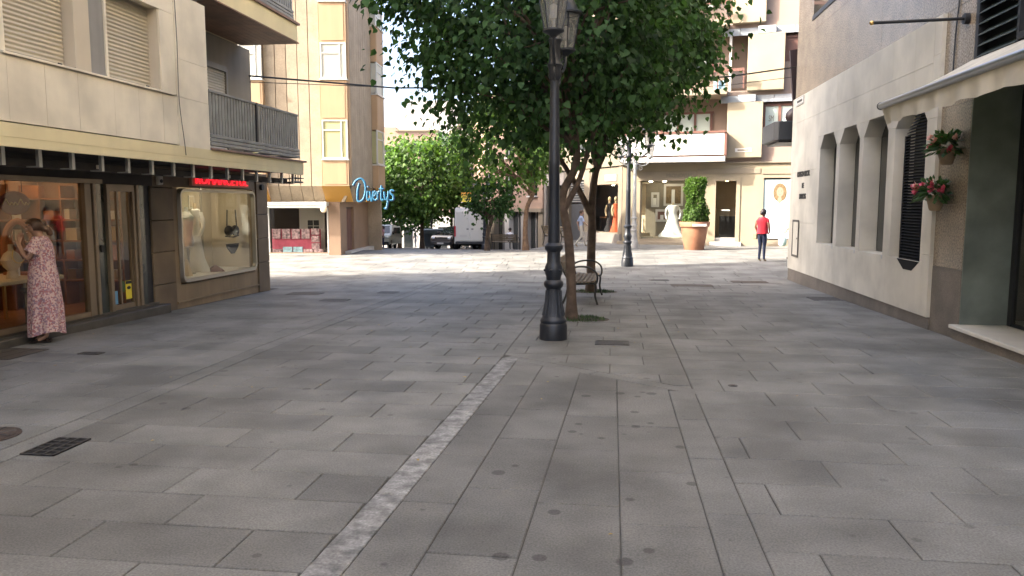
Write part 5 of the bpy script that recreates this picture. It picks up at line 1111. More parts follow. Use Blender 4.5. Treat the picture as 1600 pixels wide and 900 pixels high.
# second arm of the forks, grown as limbs of each tree
for (nm, pts, r0, m_) in ((0, [(-0.42, 16.2, 1.45), (-0.72, 16.15, 2.05), (-1.05, 16.0, 2.6), (-1.5, 15.8, 3.4)], 0.075, 'bark'), (1, [(-0.72, 11.8, 1.65), (-0.5, 11.85, 2.1), (-0.25, 11.9, 2.9), (0.2, 12.0, 3.8)], 0.05, 'bark')):
    o = [q for q in COL.objects if q.name.startswith('plane_tree')][1 - nm]; q = spline(pts, 5)
    MB().tube(q, [r0*(1 - 0.6*k/(len(q)-1)) for k in range(len(q))], 8).obj('limb', m_, o, smooth=True)
for (x, y, lb) in ((-0.5, 11.72, 'weeds growing round the foot of the nearer tree'), (-0.35, 16.25, 'weeds growing round the foot of the farther tree by the bench')):
    mb = MB(); z = gz(x, y)
    for i in range(520):
        a = random.uniform(0, 6.28); q = 0.34*math.sqrt(random.random()); h = random.uniform(0.02, 0.075)*(1.3 - q*2); px, py = x + q*math.cos(a)*1.25, y + q*math.sin(a); w = random.uniform(0.006, 0.014); b = random.uniform(0, 6.28)
        mb.add([(px - w*math.cos(b), py - w*math.sin(b), z), (px + w*math.cos(b), py + w*math.sin(b), z), (px + random.uniform(-.02, .02), py + random.uniform(-.02, .02), z + h)], [(0, 1, 2)])
    tag(mb.obj('weeds', 'weed'), lb, 'weeds', kind='stuff')
    tag(MB().lathe([(0, 0.40), (0.004, 0.38)], (x, y, z + 0.001), 20, sx=1.2).obj('tree_pit_soil', 'soil'), lb.replace('weeds growing', 'patch of dark soil'), 'soil', kind='stuff')
# trees beyond the plaza
G_ = 'trees beyond the plaza'
tree('street_tree', (-3.3, 29.5, -0.05), [(-3.3, 29.5, -0.15), (-3.32, 29.5, 0.8), (-3.25, 29.5, 1.6), (-3.0, 29.5, 2.3), (-3.3, 29.5, 3.3)], (-3.95, 29.5, 4.0), (2.05, 1.7, 2.0), 'bright sunlit tree with pale brown trunk beside the far bench', 21, 170, 30, 0.26, 0.17, 'leaf_bright', 'bark_light', 0.11, 2.7, 12, grp=G_, droop=1.0)
tree('street_tree', (-5.0, 30.6, -0.15), [(-5.0, 30.6, -0.25), (-4.95, 30.6, 0.6), (-4.8, 30.6, 1.15), (-4.7, 30.6, 1.9)], (-4.85, 30.7, 2.0), (0.95, 0.9, 0.75), 'small dark tree with leaning trunk between the parked van and the far bench', 22, 60, 26, 0.2, 0.14, 'leaf', 'bark', 0.1, 1.1, 7, grp=G_)
tree('street_tree', (-13.0, 51.8, -1.3), [(-13.0, 51.8, -1.45), (-13.0, 51.8, 0.2), (-12.95, 51.8, 2.0), (-12.9, 51.8, 3.4)], (-13.0, 51.7, 3.5), (3.1, 2.8, 2.9), 'wide green tree crown filling the street beyond the peach corner', 23, 280, 32, 0.42, 0.26, 'leaf_bright', 'bark', 0.15, 1.2, 12, grp=G_)
tree('street_tree', (-11.2, 53.2, -1.4), [(-11.2, 53.2, -1.5), (-11.2, 53.2, 0.6), (-11.2, 53.2, 2.2), (-11.2, 53.2, 3.0)], (-11.2, 53.2, 4.2), (1.9, 1.9, 2.6), 'dark narrow tree crown above and behind the parked dark car', 24, 120, 28, 0.32, 0.24, 'leaf', 'bark', 0.10, 1.4, 9, grp=G_)
tree('street_tree', (-17.2, 61.0, -1.9), [(-17.2, 61, -2.0), (-17.1, 61, -0.4), (-17.0, 61, 1.0), (-17, 61, 1.8)], (-16.9, 61, 1.7), (3.3, 2.6, 1.8), 'low shady tree farther down the street behind the white delivery van', 25, 150, 26, 0.38, 0.26, 'leaf', 'bark_light', 0.16, -0.1, 8, grp=G_)

# ------------------------------------------------------------------ street lamps
def curl(c, u, r, turns, a0, z=1, n=22):
    out = []
    for i in range(n + 1):
        t = i / n; a = a0 + turns * 2*math.pi * t; q = r * (1 - 0.75*t); out.append(Vector(c) + u*(q*math.cos(a)) + Vector((0, 0, z*q*math.sin(a))))
    return out
def lamp(x, y, label, ang, m='lamp_paint', arms=2, k=1.0, detail=True, angs=None):
    z = gz(x, y) - 0.01; t = thing('street_lamp', (x, y, z), label, 'street lamp', 'cast iron street lamps')
    MB().lathe([(0, .178), (.03, .18), (.20, .178), (.225, .165), (.25, .172), (.275, .165), (.29, .15), (.36, .13), (.48, .108), (.62, .097), (.665, .095), (.69, .118), (.72, .128), (.75, .122), (.775, .095)], (x, y, z), 24).obj('base', m, t, smooth=True)
    MB().lathe([(.774, .094), (.82, .098), (.86, .112), (.93, .114), (.97, .10), (.99, .088), (1.13, .084), (1.15, .10), (1.175, .118), (1.21, .118), (1.23, .095), (1.245, .078)], (x, y, z), 24).obj('collar', m, t, smooth=True)
    if detail:
        mb = MB()
        for i in range(16): a = i*math.pi/8; mb.tube([(x + .142*math.cos(a), y + .142*math.sin(a), z + .32), (x + .105*math.cos(a), y + .105*math.sin(a), z + .5), (x + .096*math.cos(a), y + .096*math.sin(a), z + .64)], 0.009, 5)
        mb.obj('flutes', m, t)
        for i in range(6): a = i*math.pi/3 + .3; MB().ell((x + .112*math.cos(a), y + .112*math.sin(a), z + .90), (.02, .02, .02), 8, 6).obj('stud', m, t)
    H_ = 3.62 * k
    MB().lathe([(1.244, .077), (2.2, .068), (2.25, .075), (2.28, .066), (H_ - .1, .052)], (x, y, z), 20).obj('shaft', m, t, smooth=True)
    MB().lathe([(H_ - .55, .056), (H_ - .5, .085), (H_ - .42, .075), (H_ - .36, .095), (H_ - .3, .07), (H_ - .12, .065), (H_ - .06, .085), (H_, .05), (H_ + .12, .03), (H_ + .3, .022), (H_ + .34, .045), (H_ + .40, .03), (H_ + .52, .004)], (x, y, z), 16).obj('finial', m, t, smooth=True)
    for i in range(arms):
        a = angs[i] if angs else ang + i * 2*math.pi/arms; u = Vector((math.cos(a), math.sin(a), 0)); c = Vector((x, y, z + H_ - .25)); L = 0.58
        br = MB(); br.tube(spline([c, c + u*.16 + Vector((0, 0, -.12)), c + u*.36 + Vector((0, 0, -.14)), c + u*.54 + Vector((0, 0, -.03)), c + u*L + Vector((0, 0, .1))], 5), .018, 8)
        br = br.obj('arm', m, t, smooth=True)
        sc_ = MB(); sc_.tube(curl(c + u*.22 + Vector((0, 0, .03)), u, .13, 1.4, 0), .011, 6); sc_.tube(curl(c + u*.42 + Vector((0, 0, -.02)), -u, .10, 1.3, 0.5), .010, 6); sc_.tube(curl(c + u*.20 + Vector((0, 0, -.26)), u, .11, 1.4, 2.6, -1), .010, 6); sc_.obj('scroll', m, br, smooth=True)
        b = c + u*L + Vector((0, 0, .1)); w0, w1, h = .105, .185, .44
        lf = MB(); lf.lathe([(0, .03), (.03, .06), (.05, .10), (.065, w0 + .02), (.085, w0 + .02)], tuple(b), 16); lf = lf.obj('lantern_base', m, t, smooth=True)
        rot = Matrix.Translation(b) @ Matrix.Rotation(a + math.pi/8, 4, 'Z'); n = 6
        q0 = [Vector((w0*math.cos(2*math.pi*j/n), w0*math.sin(2*math.pi*j/n), .085)) for j in range(n)]; q1 = [Vector((w1*math.cos(2*math.pi*j/n), w1*math.sin(2*math.pi*j/n), .085 + h)) for j in range(n)]
        for j in range(n): MB(rot).add([q0[j], q0[(j+1) % n], q1[(j+1) % n], q1[j]], [(0, 1, 2, 3)]).obj('pane', 'lamp_pane', lf)
        fb = MB(rot)
        for j in range(n): fb.tube([q0[j], q1[j]], .009, 5); fb.tube([q0[j], q0[(j+1) % n]], .009, 5); fb.tube([q1[j], q1[(j+1) % n]], .012, 5)
        fb.obj('lantern_frame', m, lf)
        MB().lathe([(.085 + h, w1 + .03), (.10 + h, w1 + .03), (.14 + h, w1*.85), (.24 + h, w1*.62), (.30 + h, w1*.34), (.33 + h, .05), (.38 + h, .045), (.42 + h, .015), (.46 + h, .012)], tuple(b), 16).obj('lantern_roof', m, t, smooth=True)
        MB().lathe([(.086, .02), (.2, .02), (.21, .045), (.36, .045), (.38, .01)], tuple(b), 10).obj('bulb', 'far_white', lf, smooth=True)
lamp(-0.73, 9.72, 'nearest dark iron street lamp standing in the middle of the paving', R(93.5), k=1.05, angs=[R(272.5), R(80)])
lamp(0.46, 23.05, 'second dark iron street lamp at the edge of the sunlight', R(8))
lamp(0.85, 30.5, 'pale sunlit street lamp just behind the second one', R(12), m='lamp_paint_sunlit')
lamp(-13.55, 57.0, 'far street lamp beside the grey waste container', R(20), detail=False)
lamp(-7.2, 43.2, 'far street lamp beside the rear of the parked white van', R(60), k=0.9, detail=False)

# ------------------------------------------------------------------ benches
def bench(x, y, ang, label, L=1.65):
    z = gz(x, y); t = thing('bench', (x, y, z), label, 'bench', 'slatted benches'); M_ = Matrix.Translation((x, y, z)) @ Matrix.Rotation(ang, 4, 'Z')    # local: sits facing +x, length along y
    for i in range(6): MB(M_).box(-.16 + .075*i, -.10 + .075*i, -L/2, L/2, .405 + (.012 if i in (0, 5) else 0), .437 + (.012 if i in (0, 5) else 0)).obj('seat_slat', 'bench_wood', t, bevel=.005)
    for i in range(4):
        a, b = (-.19 - .04*i, .50 + .092*i); MB(M_).add([(a, -L/2, b), (a - .026, -L/2, b), (a - .06, -L/2, b + .075), (a - .034, -L/2, b + .075), (a, L/2, b), (a - .026, L/2, b), (a - .06, L/2, b + .075), (a - .034, L/2, b + .075)], [(0,1,2,3), (4,5,6,7), (0,1,5,4), (1,2,6,5), (2,3,7,6), (3,0,4,7)]).obj('back_slat', 'bench_wood', t)
    for s in (-L/2 + .06, L/2 - .06):
        f = MB(M_); f.tube(spline([(-.36, s, .86), (-.28, s, .62), (-.2, s, .44), (-.22, s, .22), (-.3, s, 0)], 4), .02, 7); f.tube(spline([(-.2, s, .40), (.0, s, .385), (.24, s, .40), (.30, s, .36), (.29, s, .18), (.34, s, 0)], 4), .02, 7); f.obj('leg_frame', 'bench_iron', t, smooth=True)
        f = MB(M_); f.tube(spline([(-.27, s, .60), (-.1, s, .68), (.14, s, .69), (.30, s, .60), (.33, s, .46), (.29, s, .37)], 5), .018, 7); f.obj('armrest', 'bench_iron', t, smooth=True)
bench(-0.55, 14.6, R(-2), 'wooden slatted bench between the two near trees', 1.75)
bench(-5.75, 41.4, R(85), 'far wooden bench with a man sitting on it', 1.5)
bench(-2.4, 33.6, R(40), 'half hidden bench at the foot of the grey shop wall', 1.4)
# ------------------------------------------------------------------ planter
pt = thing('planter', (3.1, 29.9, 0), 'big terracotta flower pot with a tall clipped bush in front of the bridal shop', 'planter')
MB().lathe([(0, .36), (.02, .375), (.85, .50), (.87, .50), (.875, .555), (1.04, .575), (1.06, .565), (1.06, .52), (.98, .50)], (3.1, 29.9, 0.0), 32).obj('pot', 'terracotta', pt, smooth=True)
MB().lathe([(0, .5), (.01, .5)], (3.1, 29.9, .97), 20).obj('soil', 'soil', pt); MB(Matrix.Translation((3.1, 29.9, 0)) @ Matrix.Rotation(R(8), 4, 'Z')).box(-.22, .30, -.60, -.572, .90, .99).obj('label_plate', 'far_white', pt)
MB().tube([(3.1, 29.9, .95), (3.12, 29.9, 2.3)], .03, 8).obj('stem', 'bark', pt)
rng = np.random.default_rng(5); Pp = []
while len(Pp) < 5200:
    h = rng.uniform(0, 1); a = rng.uniform(0, 6.283); lump = 1 + .16*math.sin(a*3 + h*7) + .12*math.sin(a*5 - h*11); rr = (0.42 - .10*h + .05*math.sin(h*9)) * lump * rng.uniform(0.4, 1.0)**.5; Pp.append((3.12 + rr*math.cos(a), 29.9 + rr*math.sin(a), 1.02 + 1.68*h + rng.normal(0, .03)))
leaf_mesh('foliage', np.array(Pp), .085, 'leaf_bright', pt, rng, .5, np.array((3.1, 29.9, 1.6)), (0.5, 1.4))

# ------------------------------------------------------------------ vehicles
def wheel(t, M_, x, y, r, w=.2):
    a = MB(M_); a.tube([(x, y - w/2, r), (x, y + w/2, r)], r, 20); o = a.obj('wheel', 'tyre', t)
    b = MB(M_); b.tube([(x, y - w/2 - .005, r), (x, y + w/2 + .005, r)], r*.6, 14); b.obj('rim', 'zinc', o); c = MB(M_); c.tube([(x, y - w/2 - .012, r), (x, y + w/2 + .012, r)], r*.18, 10); c.obj('hub', 'plastic_dark', o)
def vehicle(name, loc, ang, label, cat, prof, W_, m, glassp, tum=0.9, wheels=(0.85, 3.7), r=.31, open_door=False, panels=()):
    """local x runs from the nose (0) to the tail; profile is the side outline"""
    t = thing(name, loc, label, cat); q_ = Vector(loc) + Vector((math.cos(ang), math.sin(ang), 0))*4; pit = math.atan2(gz(q_.x, q_.y) - gz(loc[0], loc[1]), 4)
    M_ = Matrix.Translation(loc) @ Matrix.Rotation(ang, 4, 'Z') @ Matrix.Rotation(-pit, 4, 'Y'); n = len(prof); zb = 1.05
    def wy(z): return W_/2 * (1 if z < zb else 1 - (1 - tum) * (z - zb) / 1.0)
    vs = [(x, -wy(z), z) for x, z in prof] + [(x, wy(z), z) for x, z in prof]
    MB(M_).add(vs, [tuple(range(n))[::-1], tuple(range(n, 2*n))] + [(i, (i+1) % n, n + (i+1) % n, n + i) for i in range(n)]).obj('body', m, t, bevel=.05, seg=2, smooth=True)
    for (nm, pts, mm) in glassp:                                   # slightly proud panes on the sides / front
        MB(M_).add(pts, [tuple(range(len(pts)))]).obj(nm, mm, t)
    for wx in wheels:
        for s in (-1, 1): wheel(t, M_, wx, s*(W_/2 - .09), r)
    for s in (-1, 1):
        MB(M_).ell((.06 + panels[0], s*(W_/2 - .2), panels[1]), (.09, .15, .10), 12, 8).obj('headlight', 'headlight', t, smooth=True)
        MB(M_).ell((panels[2], s*(W_/2 + .13), panels[3]), (.07, .09, .12), 10, 7).obj('mirror', 'plastic_dark', t, smooth=True)
    MB(M_).box(-.04, .12, -W_/2 + .08, W_/2 - .08, .22, .46).obj('bumper', 'plastic_dark', t, bevel=.03); MB(M_).box(-.015 + panels[0], .08 + panels[0], -W_/2 + .38, W_/2 - .38, panels[1] - .10, panels[1] + .02).obj('grille', 'plastic_dark', t)
    MB(M_).box(-.05, -.035, -.24, .24, .30, .40).obj('number_plate', 'far_white', t)
    return t, M_
def vanparts(W_, x0, z0, x1, z1, xs, zt, L, e=.012, side=True):
    w0, w1 = W_/2 * .93, W_/2 * .86
    g = [('windscreen', [(x0 - e, -w0 + .05, z0 + e), (x0 - e, w0 - .05, z0 + e), (x1 - e, w1 - .06, z1 + e), (x1 - e, -w1 + .06, z1 + e)], 'dark_glass')]
    for s in (-1, 1): g.append(('side_window', [(x0 + .25, s*(W_/2 + .004), z0 + .02), (xs, s*(W_/2 + .004), z0 + .02), (xs, s*(W_/2*.935 + .004), zt), (x1 + .12, s*(W_/2*.935 + .004), zt)], 'dark_glass'))
    return g
k = .88
P_ = [(0, .28), (0, .8), (.1, 1.0), (.45, 1.15), (.95, 2.0), (1.2, 2.32), (1.5, 2.42), (4.95, 2.42), (5.0, 2.3), (5.0, .3)]
t, M_ = vehicle('parked_van', (-9.1, 48.7, gz(-9.1, 48.7)), R(-79), 'tall boxy white van parked with its rear doors to the plaza', 'van', P_, 1.8, 'van_white', vanparts(1.8, .5, 1.2, .95, 1.98, 1.6, 1.85, 5), .96, (.85, 3.95), .32, panels=(.02, .8, .7, 1.35))
for s in (-1, 1):
    MB(M_).box(1.85, 1.865, s*.902, s*.912, .45, 1.9).obj('door_seam', 'plastic_dark', t); MB(M_).box(.3, 4.6, s*.902, s*.925, .5, .62).obj('side_trim', 'plastic_dark', t)
    dd = MB(M_).box(4.99, 5.03, s*.03 if s > 0 else -.80, .80 if s > 0 else -.03, .5, 2.2).obj('rear_door', 'van_white', t, bevel=.012); MB(M_).box(5.03, 5.05, s*.08, s*.2, 1.15, 1.2).obj('handle', 'plastic_dark', dd); MB(M_).box(4.98, 5.035, s*.82, s*.89, .75, 1.35).obj('tail_light', 'cloth_red', t)
MB(M_).box(4.95, 5.12, -.85, .85, .3, .46).obj('rear_bumper', 'plastic_dark', t, bevel=.02); MB(M_).box(5.035, 5.045, -.6, -.18, .72, .84).obj('rear_plate', 'far_white', t)
P2 = [(0, .26), (-.02, .70), (.10, .90), (.75, 1.05), (1.35, 1.62), (1.7, 1.74), (3.9, 1.76), (4.1, 1.6), (4.2, .85), (4.2, .28)]
t, M_ = vehicle('delivery_van', (-16.6, 53.3, gz(-16.6, 53.3)), R(98), 'white delivery van facing the plaza with one front door open', 'van', P2, 1.68, 'van_white', vanparts(1.68, .78, 1.09, 1.36, 1.63, 1.7, 1.58, 4.2), .9, (.75, 3.3), .30, panels=(.0, .74, .8, 1.12))
MB(M_).add([(.85, -.84, .35), (.75, -1.55, .35), (.75, -1.55, 1.05), (.95, -1.5, 1.6), (1.1, -.9, 1.6), (.85, -.84, 1.05)], [(0, 1, 2, 3, 4, 5)]).obj('open_door', 'van_white', t)
MB(M_).add([(.78, -.95, 1.08), (.72, -1.48, 1.08), (.88, -1.44, 1.5), (1.0, -.98, 1.5)], [(0, 1, 2, 3)]).obj('door_window', 'dark_glass', t)
P3 = [(0, .28), (0, .66), (.15, .84), (1.0, .96), (1.65, 1.40), (2.2, 1.48), (3.2, 1.46), (3.75, 1.1), (3.8, .3)]
t, M_ = vehicle('parked_car', (-10.6, 46.9, gz(-10.6, 46.9)), R(68), 'dark car parked left of the tall white van with its headlights to the plaza', 'car', P3, 1.6, 'car_dark', vanparts(1.6, 1.05, .99, 1.66, 1.40, 2.6, 1.36, 3.8), .86, (.7, 3.0), .29, panels=(.02, .68, 1.1, 1.0))
dp = thing('waste_container', (-12.9, 54.8, gz(-12.9, 54.8)), 'grey blue waste container standing by the far street lamp', 'container'); M_ = Matrix.Translation((-12.9, 54.8, gz(-12.9, 54.8))) @ Matrix.Rotation(R(10), 4, 'Z')
MB(M_).add([(-.55, -.45, .12), (.55, -.45, .12), (.55, .45, .12), (-.55, .45, .12), (-.7, -.6, 1.1), (.7, -.6, 1.1), (.7, .6, 1.1), (-.7, .6, 1.1)], [(0,1,2,3), (4,5,6,7), (0,1,5,4), (1,2,6,5), (2,3,7,6), (3,0,4,7)]).obj('bin', 'container_blue', dp, bevel=.03)
MB(M_).prism([(-.62, 1.1), (.62, 1.1), (.45, 1.38), (0, 1.45), (-.45, 1.38)], -.72, .72, 'x').obj('lid', 'container_blue', dp, bevel=.03)
for (a, b) in ((-.45, -.4), (.45, -.4), (-.45, .4), (.45, .4)): MB(M_).tube([(a - .04, b, .08), (a + .04, b, .08)], .08, 10).obj('caster', 'tyre', dp)
for i in range(5): MB(M_).box(-.5 + .25*i - .02, -.5 + .25*i + .02, -.60, -.56, .3, 1.0).obj('rib', 'container_blue', dp)
# ------------------------------------------------------------------ people
def joints(pose):
    J = dict(pel=(0, 0, .93, .13, .10), spi=(0, 0, 1.10, .115, .085), che=(0, .005, 1.27, .14, .095), nkb=(0, 0, 1.42, .06, .055), nek=(0, .015, 1.48, .05, .05), hed=(0, .03, 1.56, .078, .092), top=(0, .02, 1.65, .066, .08))
    for s, q in ((-1, 'l'), (1, 'r')):
        J['sh'+q] = (s*.165, 0, 1.375, .055, .055); J['el'+q] = (s*.215, -.02, 1.10, .04, .04); J['wr'+q] = (s*.225, .05, .87, .026, .024); J['ha'+q] = (s*.225, .07, .79, .034, .018)
        J['hi'+q] = (s*.085, 0, .87, .088, .09); J['kn'+q] = (s*.09, .015, .49, .056, .058); J['an'+q] = (s*.09, -.015, .085, .036, .038); J['to'+q] = (s*.095, .12, .03, .036, .026)
    for k, v in pose.items(): J[k] = tuple(v) + tuple(J[k][3:]) if len(v) == 3 else tuple(v)
    return J
EDG = [('pel', 'spi', 'top'), ('spi', 'che', 'top'), ('che', 'nkb', 'top'), ('nkb', 'nek', 'skin'), ('nek', 'hed', 'skin'), ('hed', 'top', 'skin')]
for q in 'lr': EDG += [('che', 'sh'+q, 'top'), ('sh'+q, 'el'+q, 'slv'), ('el'+q, 'wr'+q, 'arm'), ('wr'+q, 'ha'+q, 'skin'), ('pel', 'hi'+q, 'bot'), ('hi'+q, 'kn'+q, 'bot'), ('kn'+q, 'an'+q, 'leg'), ('an'+q, 'to'+q, 'shoe')]
def person(name, loc, ang, height, label, mats, pose={}, hair=None, fingers=True, grp=None, flex=0.0):
    """facing local +y; body is one skinned surface coloured by limb"""
    k = height / 1.70; J = joints(pose); t = thing(name, loc, label, 'person', grp); M_ = Matrix.Translation(loc) @ Matrix.Rotation(ang, 4, 'Z') @ Matrix.Scale(k, 4)
    names = list(J); idx = {n: i for i, n in enumerate(names)}; vs = [J[n][:3] for n in names]; rad = [J[n][3:5] for n in names]; ed = [(idx[a], idx[b]) for a, b, c in EDG]; el = [c for a, b, c in EDG]
    if fingers:
        for q, s in (('l', -1), ('r', 1)):
            w, h = Vector(J['wr'+q][:3]), Vector(J['ha'+q][:3]); d = (h - w).normalized(); sd = d.cross(Vector((s, 0, 0)));  sd = sd.normalized() if sd.length > .1 else Vector((0, 1, 0)); nrm = d.cross(sd)
            for f, (o, L) in enumerate(((-.026, .062), (-.009, .075), (.009, .07), (.025, .055))):
                a = h + sd*o + d*.02; b = a + d*L*.5 + nrm*.006*s*-1; c = b + d*L*.45 + nrm*.016*s*-1; i0 = len(vs); vs += [tuple(a), tuple(b), tuple(c)]; rad += [(.009, .009), (.0085, .0085), (.007, .007)]; ed += [(idx['ha'+q], i0), (i0, i0+1), (i0+1, i0+2)]; el += ['skin']*3
            a = w.lerp(h, .45) - sd*.032; b = a - sd*.012 + d*.035; i0 = len(vs); vs += [tuple(a), tuple(b)]; rad += [(.011, .011), (.008, .008)]; ed += [(idx['wr'+q], i0), (i0, i0+1)]; el += ['skin']*2
    me = bpy.data.meshes.new('body'); me.from_pydata(vs, ed, []); o = bpy.data.objects.new('body', me); COL.objects.link(o)
    sk = o.modifiers.new('s', 'SKIN'); sk.use_smooth_shade = True; sk.branch_smoothing = .6
    for i, r in enumerate(rad): me.skin_vertices[0].data[i].radius = r; me.skin_vertices[0].data[i].use_root = (i == 0)
    sb = o.modifiers.new('d', 'SUBSURF'); sb.levels = 2; sb.render_levels = 2
    dg = bpy.context.evaluated_depsgraph_get(); dg.update(); nm = bpy.data.meshes.new_from_object(o.evaluated_get(dg)); bpy.data.objects.remove(o)
    keys = ['skin', 'top', 'slv', 'arm', 'bot', 'leg', 'shoe']; nm.materials.clear()
    for q in keys: nm.materials.append(MATS[mats[q]])
    A = np.array([vs[a] for a, b in ed]); B = np.array([vs[b] for a, b in ed]); D = B - A; LL = (D*D).sum(1) + 1e-9
    for p in nm.polygons:
        c = np.array(p.center); tt = np.clip(((c - A)*D).sum(1)/LL, 0, 1); dd = np.linalg.norm(A + D*tt[:, None] - c, axis=1); lab = el[int(dd.argmin())]
        if lab == 'slv' and mats.get('short') and c[2] < J['shl'][2] - mats['short']: lab = 'arm'
        p.material_index = keys.index(lab); p.use_smooth = True
    nm.transform(M_); nm.name = 'body'; bo = lin(bpy.data.objects.new('body', nm), t)
    hd = Vector(J['hed'][:3]); 
    MB(M_).ell(tuple(hd + Vector((0, .085, -.01))), (.012, .02, .018), 8, 6).obj('nose', mats['skin'], bo, smooth=True)
    for s in (-1, 1):
        MB(M_).ell(tuple(hd + Vector((s*.079, 0, .0))), (.012, .022, .03), 8, 6).obj('ear', mats['skin'], bo, smooth=True); MB(M_).ell(tuple(hd + Vector((s*.03, .083, .025))), (.012, .007, .006), 8, 5).obj('eye', 'black_card', bo)
    MB(M_).ell(tuple(hd + Vector((0, .08, -.05))), (.024, .008, .006), 8, 5).obj('mouth', 'petal_pale', bo)
    if hair:
        hm, style = hair; c = hd + Vector((0, -.012, .032)); b = MB(M_); prof = 12; nu = 20; vv = []; ff = []
        for i in range(nu):
            a = 2*math.pi*i/nu
            for j in range(prof + 1):
                ph = math.pi*.68*j/prof if math.sin(a) < .3 else math.pi*.40*j/prof; w = 1 + .05*math.sin(a*9 + j)
                vv.append((c.x + .096*w*math.sin(ph)*math.cos(a), c.y + .112*w*math.sin(ph)*math.sin(a), c.z + .108*math.cos(ph)))
        for i in range(nu):
            for j in range(prof): ff.append((i*(prof+1)+j, ((i+1) % nu)*(prof+1)+j, ((i+1) % nu)*(prof+1)+j+1, i*(prof+1)+j+1))
        b.add(vv, ff)
        if style == 'bun': b.ell((hd.x - .0, hd.y - .125, hd.z - .01), (.055, .06, .055), 12, 8)
        if style == 'tail':
            b.ell((hd.x, hd.y - .11, hd.z + .01), (.05, .05, .05), 10, 7); b.tube(spline([(hd.x, hd.y - .12, hd.z), (hd.x + .01, hd.y - .17, hd.z - .03), (hd.x + .02, hd.y - .19, hd.z - .10)], 4), [.045]*4 + [.04]*4 + [.012], 8)
        if style == 'long': b.tube([(hd.x, hd.y - .07, hd.z + .04), (hd.x, hd.y - .085, hd.z - .08), (hd.x, hd.y - .08, hd.z - .18)], [.085, .08, .04], 10)
        b.obj('hair', hm, t, smooth=True)
    return t, M_, J
# woman in the floral dress, looking at the window, hands raised to her face
wp = {'hed': (0, .075, 1.535), 'top': (0, .085, 1.62), 'nek': (0, .03, 1.47), 'ell': (-.2, .13, 1.13), 'wrl': (-.10, .24, 1.32), 'hal': (-.05, .235, 1.40), 'elr': (.2, .13, 1.13), 'wrr': (.10, .24, 1.32), 'har': (.05, .235, 1.40), 'che': (0, -.005, 1.27, .155, .11), 'pel': (0, 0, .93, .15, .12), 'knr': (.085, .03, .49), 'anr': (.085, .03, .085), 'tor': (.10, .16, .03)}
wl_, wa = (-6.96, 8.62, 0.012), R(118)
t, M_, J = person('person', wl_, wa, 1.55, 'woman in a long pink floral dress and black sandals looking into the shop window', dict(skin='skin', top='floral_dress', slv='floral_dress', arm='skin', bot='floral_dress', leg='skin', shoe='skin', short=.16), wp, ('hair_brown', 'tail'))
rings = [(1.43, .085, .075, 0), (1.40, .15, .095, 0), (1.33, .185, .125, -.005), (1.22, .185, .15, 0), (1.08, .18, .155, 0), (.92, .205, .175, 0), (.70, .222, .19, 0), (.45, .235, .205, .0), (.22, .238, .212, .01), (.115, .24, .215, .01)]
n = 48; vv = []; ff = []
for q, (z, rx, ry, dy) in enumerate(rings):
    f = max(0, (1.15 - z)) / 1.05
    for i in range(n):
        a = 2*math.pi*i/n; w = 1 + f*(.075*math.cos(a*9 + .7) + .05*math.cos(a*5 + z*2.0) + .02*math.cos(a*17)); hem = .035*math.sin(a*2 + .5) * (1 if q == len(rings)-1 else 0)
        vv.append((rx*w*math.cos(a), dy + ry*w*math.sin(a), z + hem))
for q in range(len(rings)-1):
    for i in range(n): ff.append((q*n+i, q*n+(i+1) % n, (q+1)*n+(i+1) % n, (q+1)*n+i))
MB(M_).add(vv, ff).obj('dress', 'floral_dress', t, smooth=True)
for s, q in ((-1, 'l'), (1, 'r')):
    a, b = Vector(J['sh'+q][:3]), Vector(J['el'+q][:3]); MB(M_).tube([a + Vector((-s*.03, 0, .02)), a.lerp(b, .3), a.lerp(b, .62)], [.082, .085, .098], 14, cap=False).obj('sleeve', 'floral_dress', t, smooth=True)
    x, y, z = J['an'+q][:3]; so_ = MB(M_); so_.box(x - .045, x + .05, y - .06, y + .215, .0, .022); so_ = so_.obj('sandal', 'leather_dark', t, bevel=.008)
    st_ = MB(M_); st_.tube([(x - .045, y + .11, .02), (x, y + .12, .066), (x + .05, y + .11, .02)], .014, 6); st_.tube([(x - .04, y - .02, .02), (x, y + .03, .1), (x + .045, y - .02, .02)], .01, 6); st_.obj('strap', 'leather_dark', so_)
# woman in the red top
t, M_, J = person('person', (4.64, 24.73, gz(4.64, 24.73) + .005), R(-38), 1.64, 'woman in a red top and dark navy trousers standing at the edge of the sunlight', dict(skin='skin_dark', top='cloth_red', slv='cloth_red', arm='skin_dark', bot='cloth_navy', leg='cloth_navy', shoe='bag_tan', short=.10),
    {'pel': (0, 0, .93, .15, .12), 'hil': (-.09, 0, .87, .10, .105), 'hir': (.09, 0, .87, .10, .105), 'knl': (-.07, .01, .49), 'anl': (-.085, -.02, .085), 'knr': (.065, .015, .49), 'anr': (.075, 0, .085), 'ell': (-.25, -.03, 1.12), 'wrl': (-.19, .07, .93), 'hal': (-.15, .11, .88), 'elr': (.23, -.02, 1.12), 'wrr': (.2, .09, .95), 'har': (.15, .14, .92)}, ('hair_black', 'bun'))
vv = []; ff = []; rings = [(1.43, .09, .075), (1.39, .17, .10), (1.28, .185, .125), (1.12, .165, .125), (1.0, .175, .14), (.90, .19, .155)]; n = 28
for q, (z, rx, ry) in enumerate(rings):
    for i in range(n): a = 2*math.pi*i/n; w = 1 + .03*math.cos(a*7 + z*5)*(q > 2); vv.append((rx*w*math.cos(a), ry*w*math.sin(a), z))
for q in range(len(rings)-1):
    for i in range(n): ff.append((q*n+i, q*n+(i+1) % n, (q+1)*n+(i+1) % n, (q+1)*n+i))
MB(M_).add(vv, ff).obj('blouse', 'cloth_red', t, smooth=True)
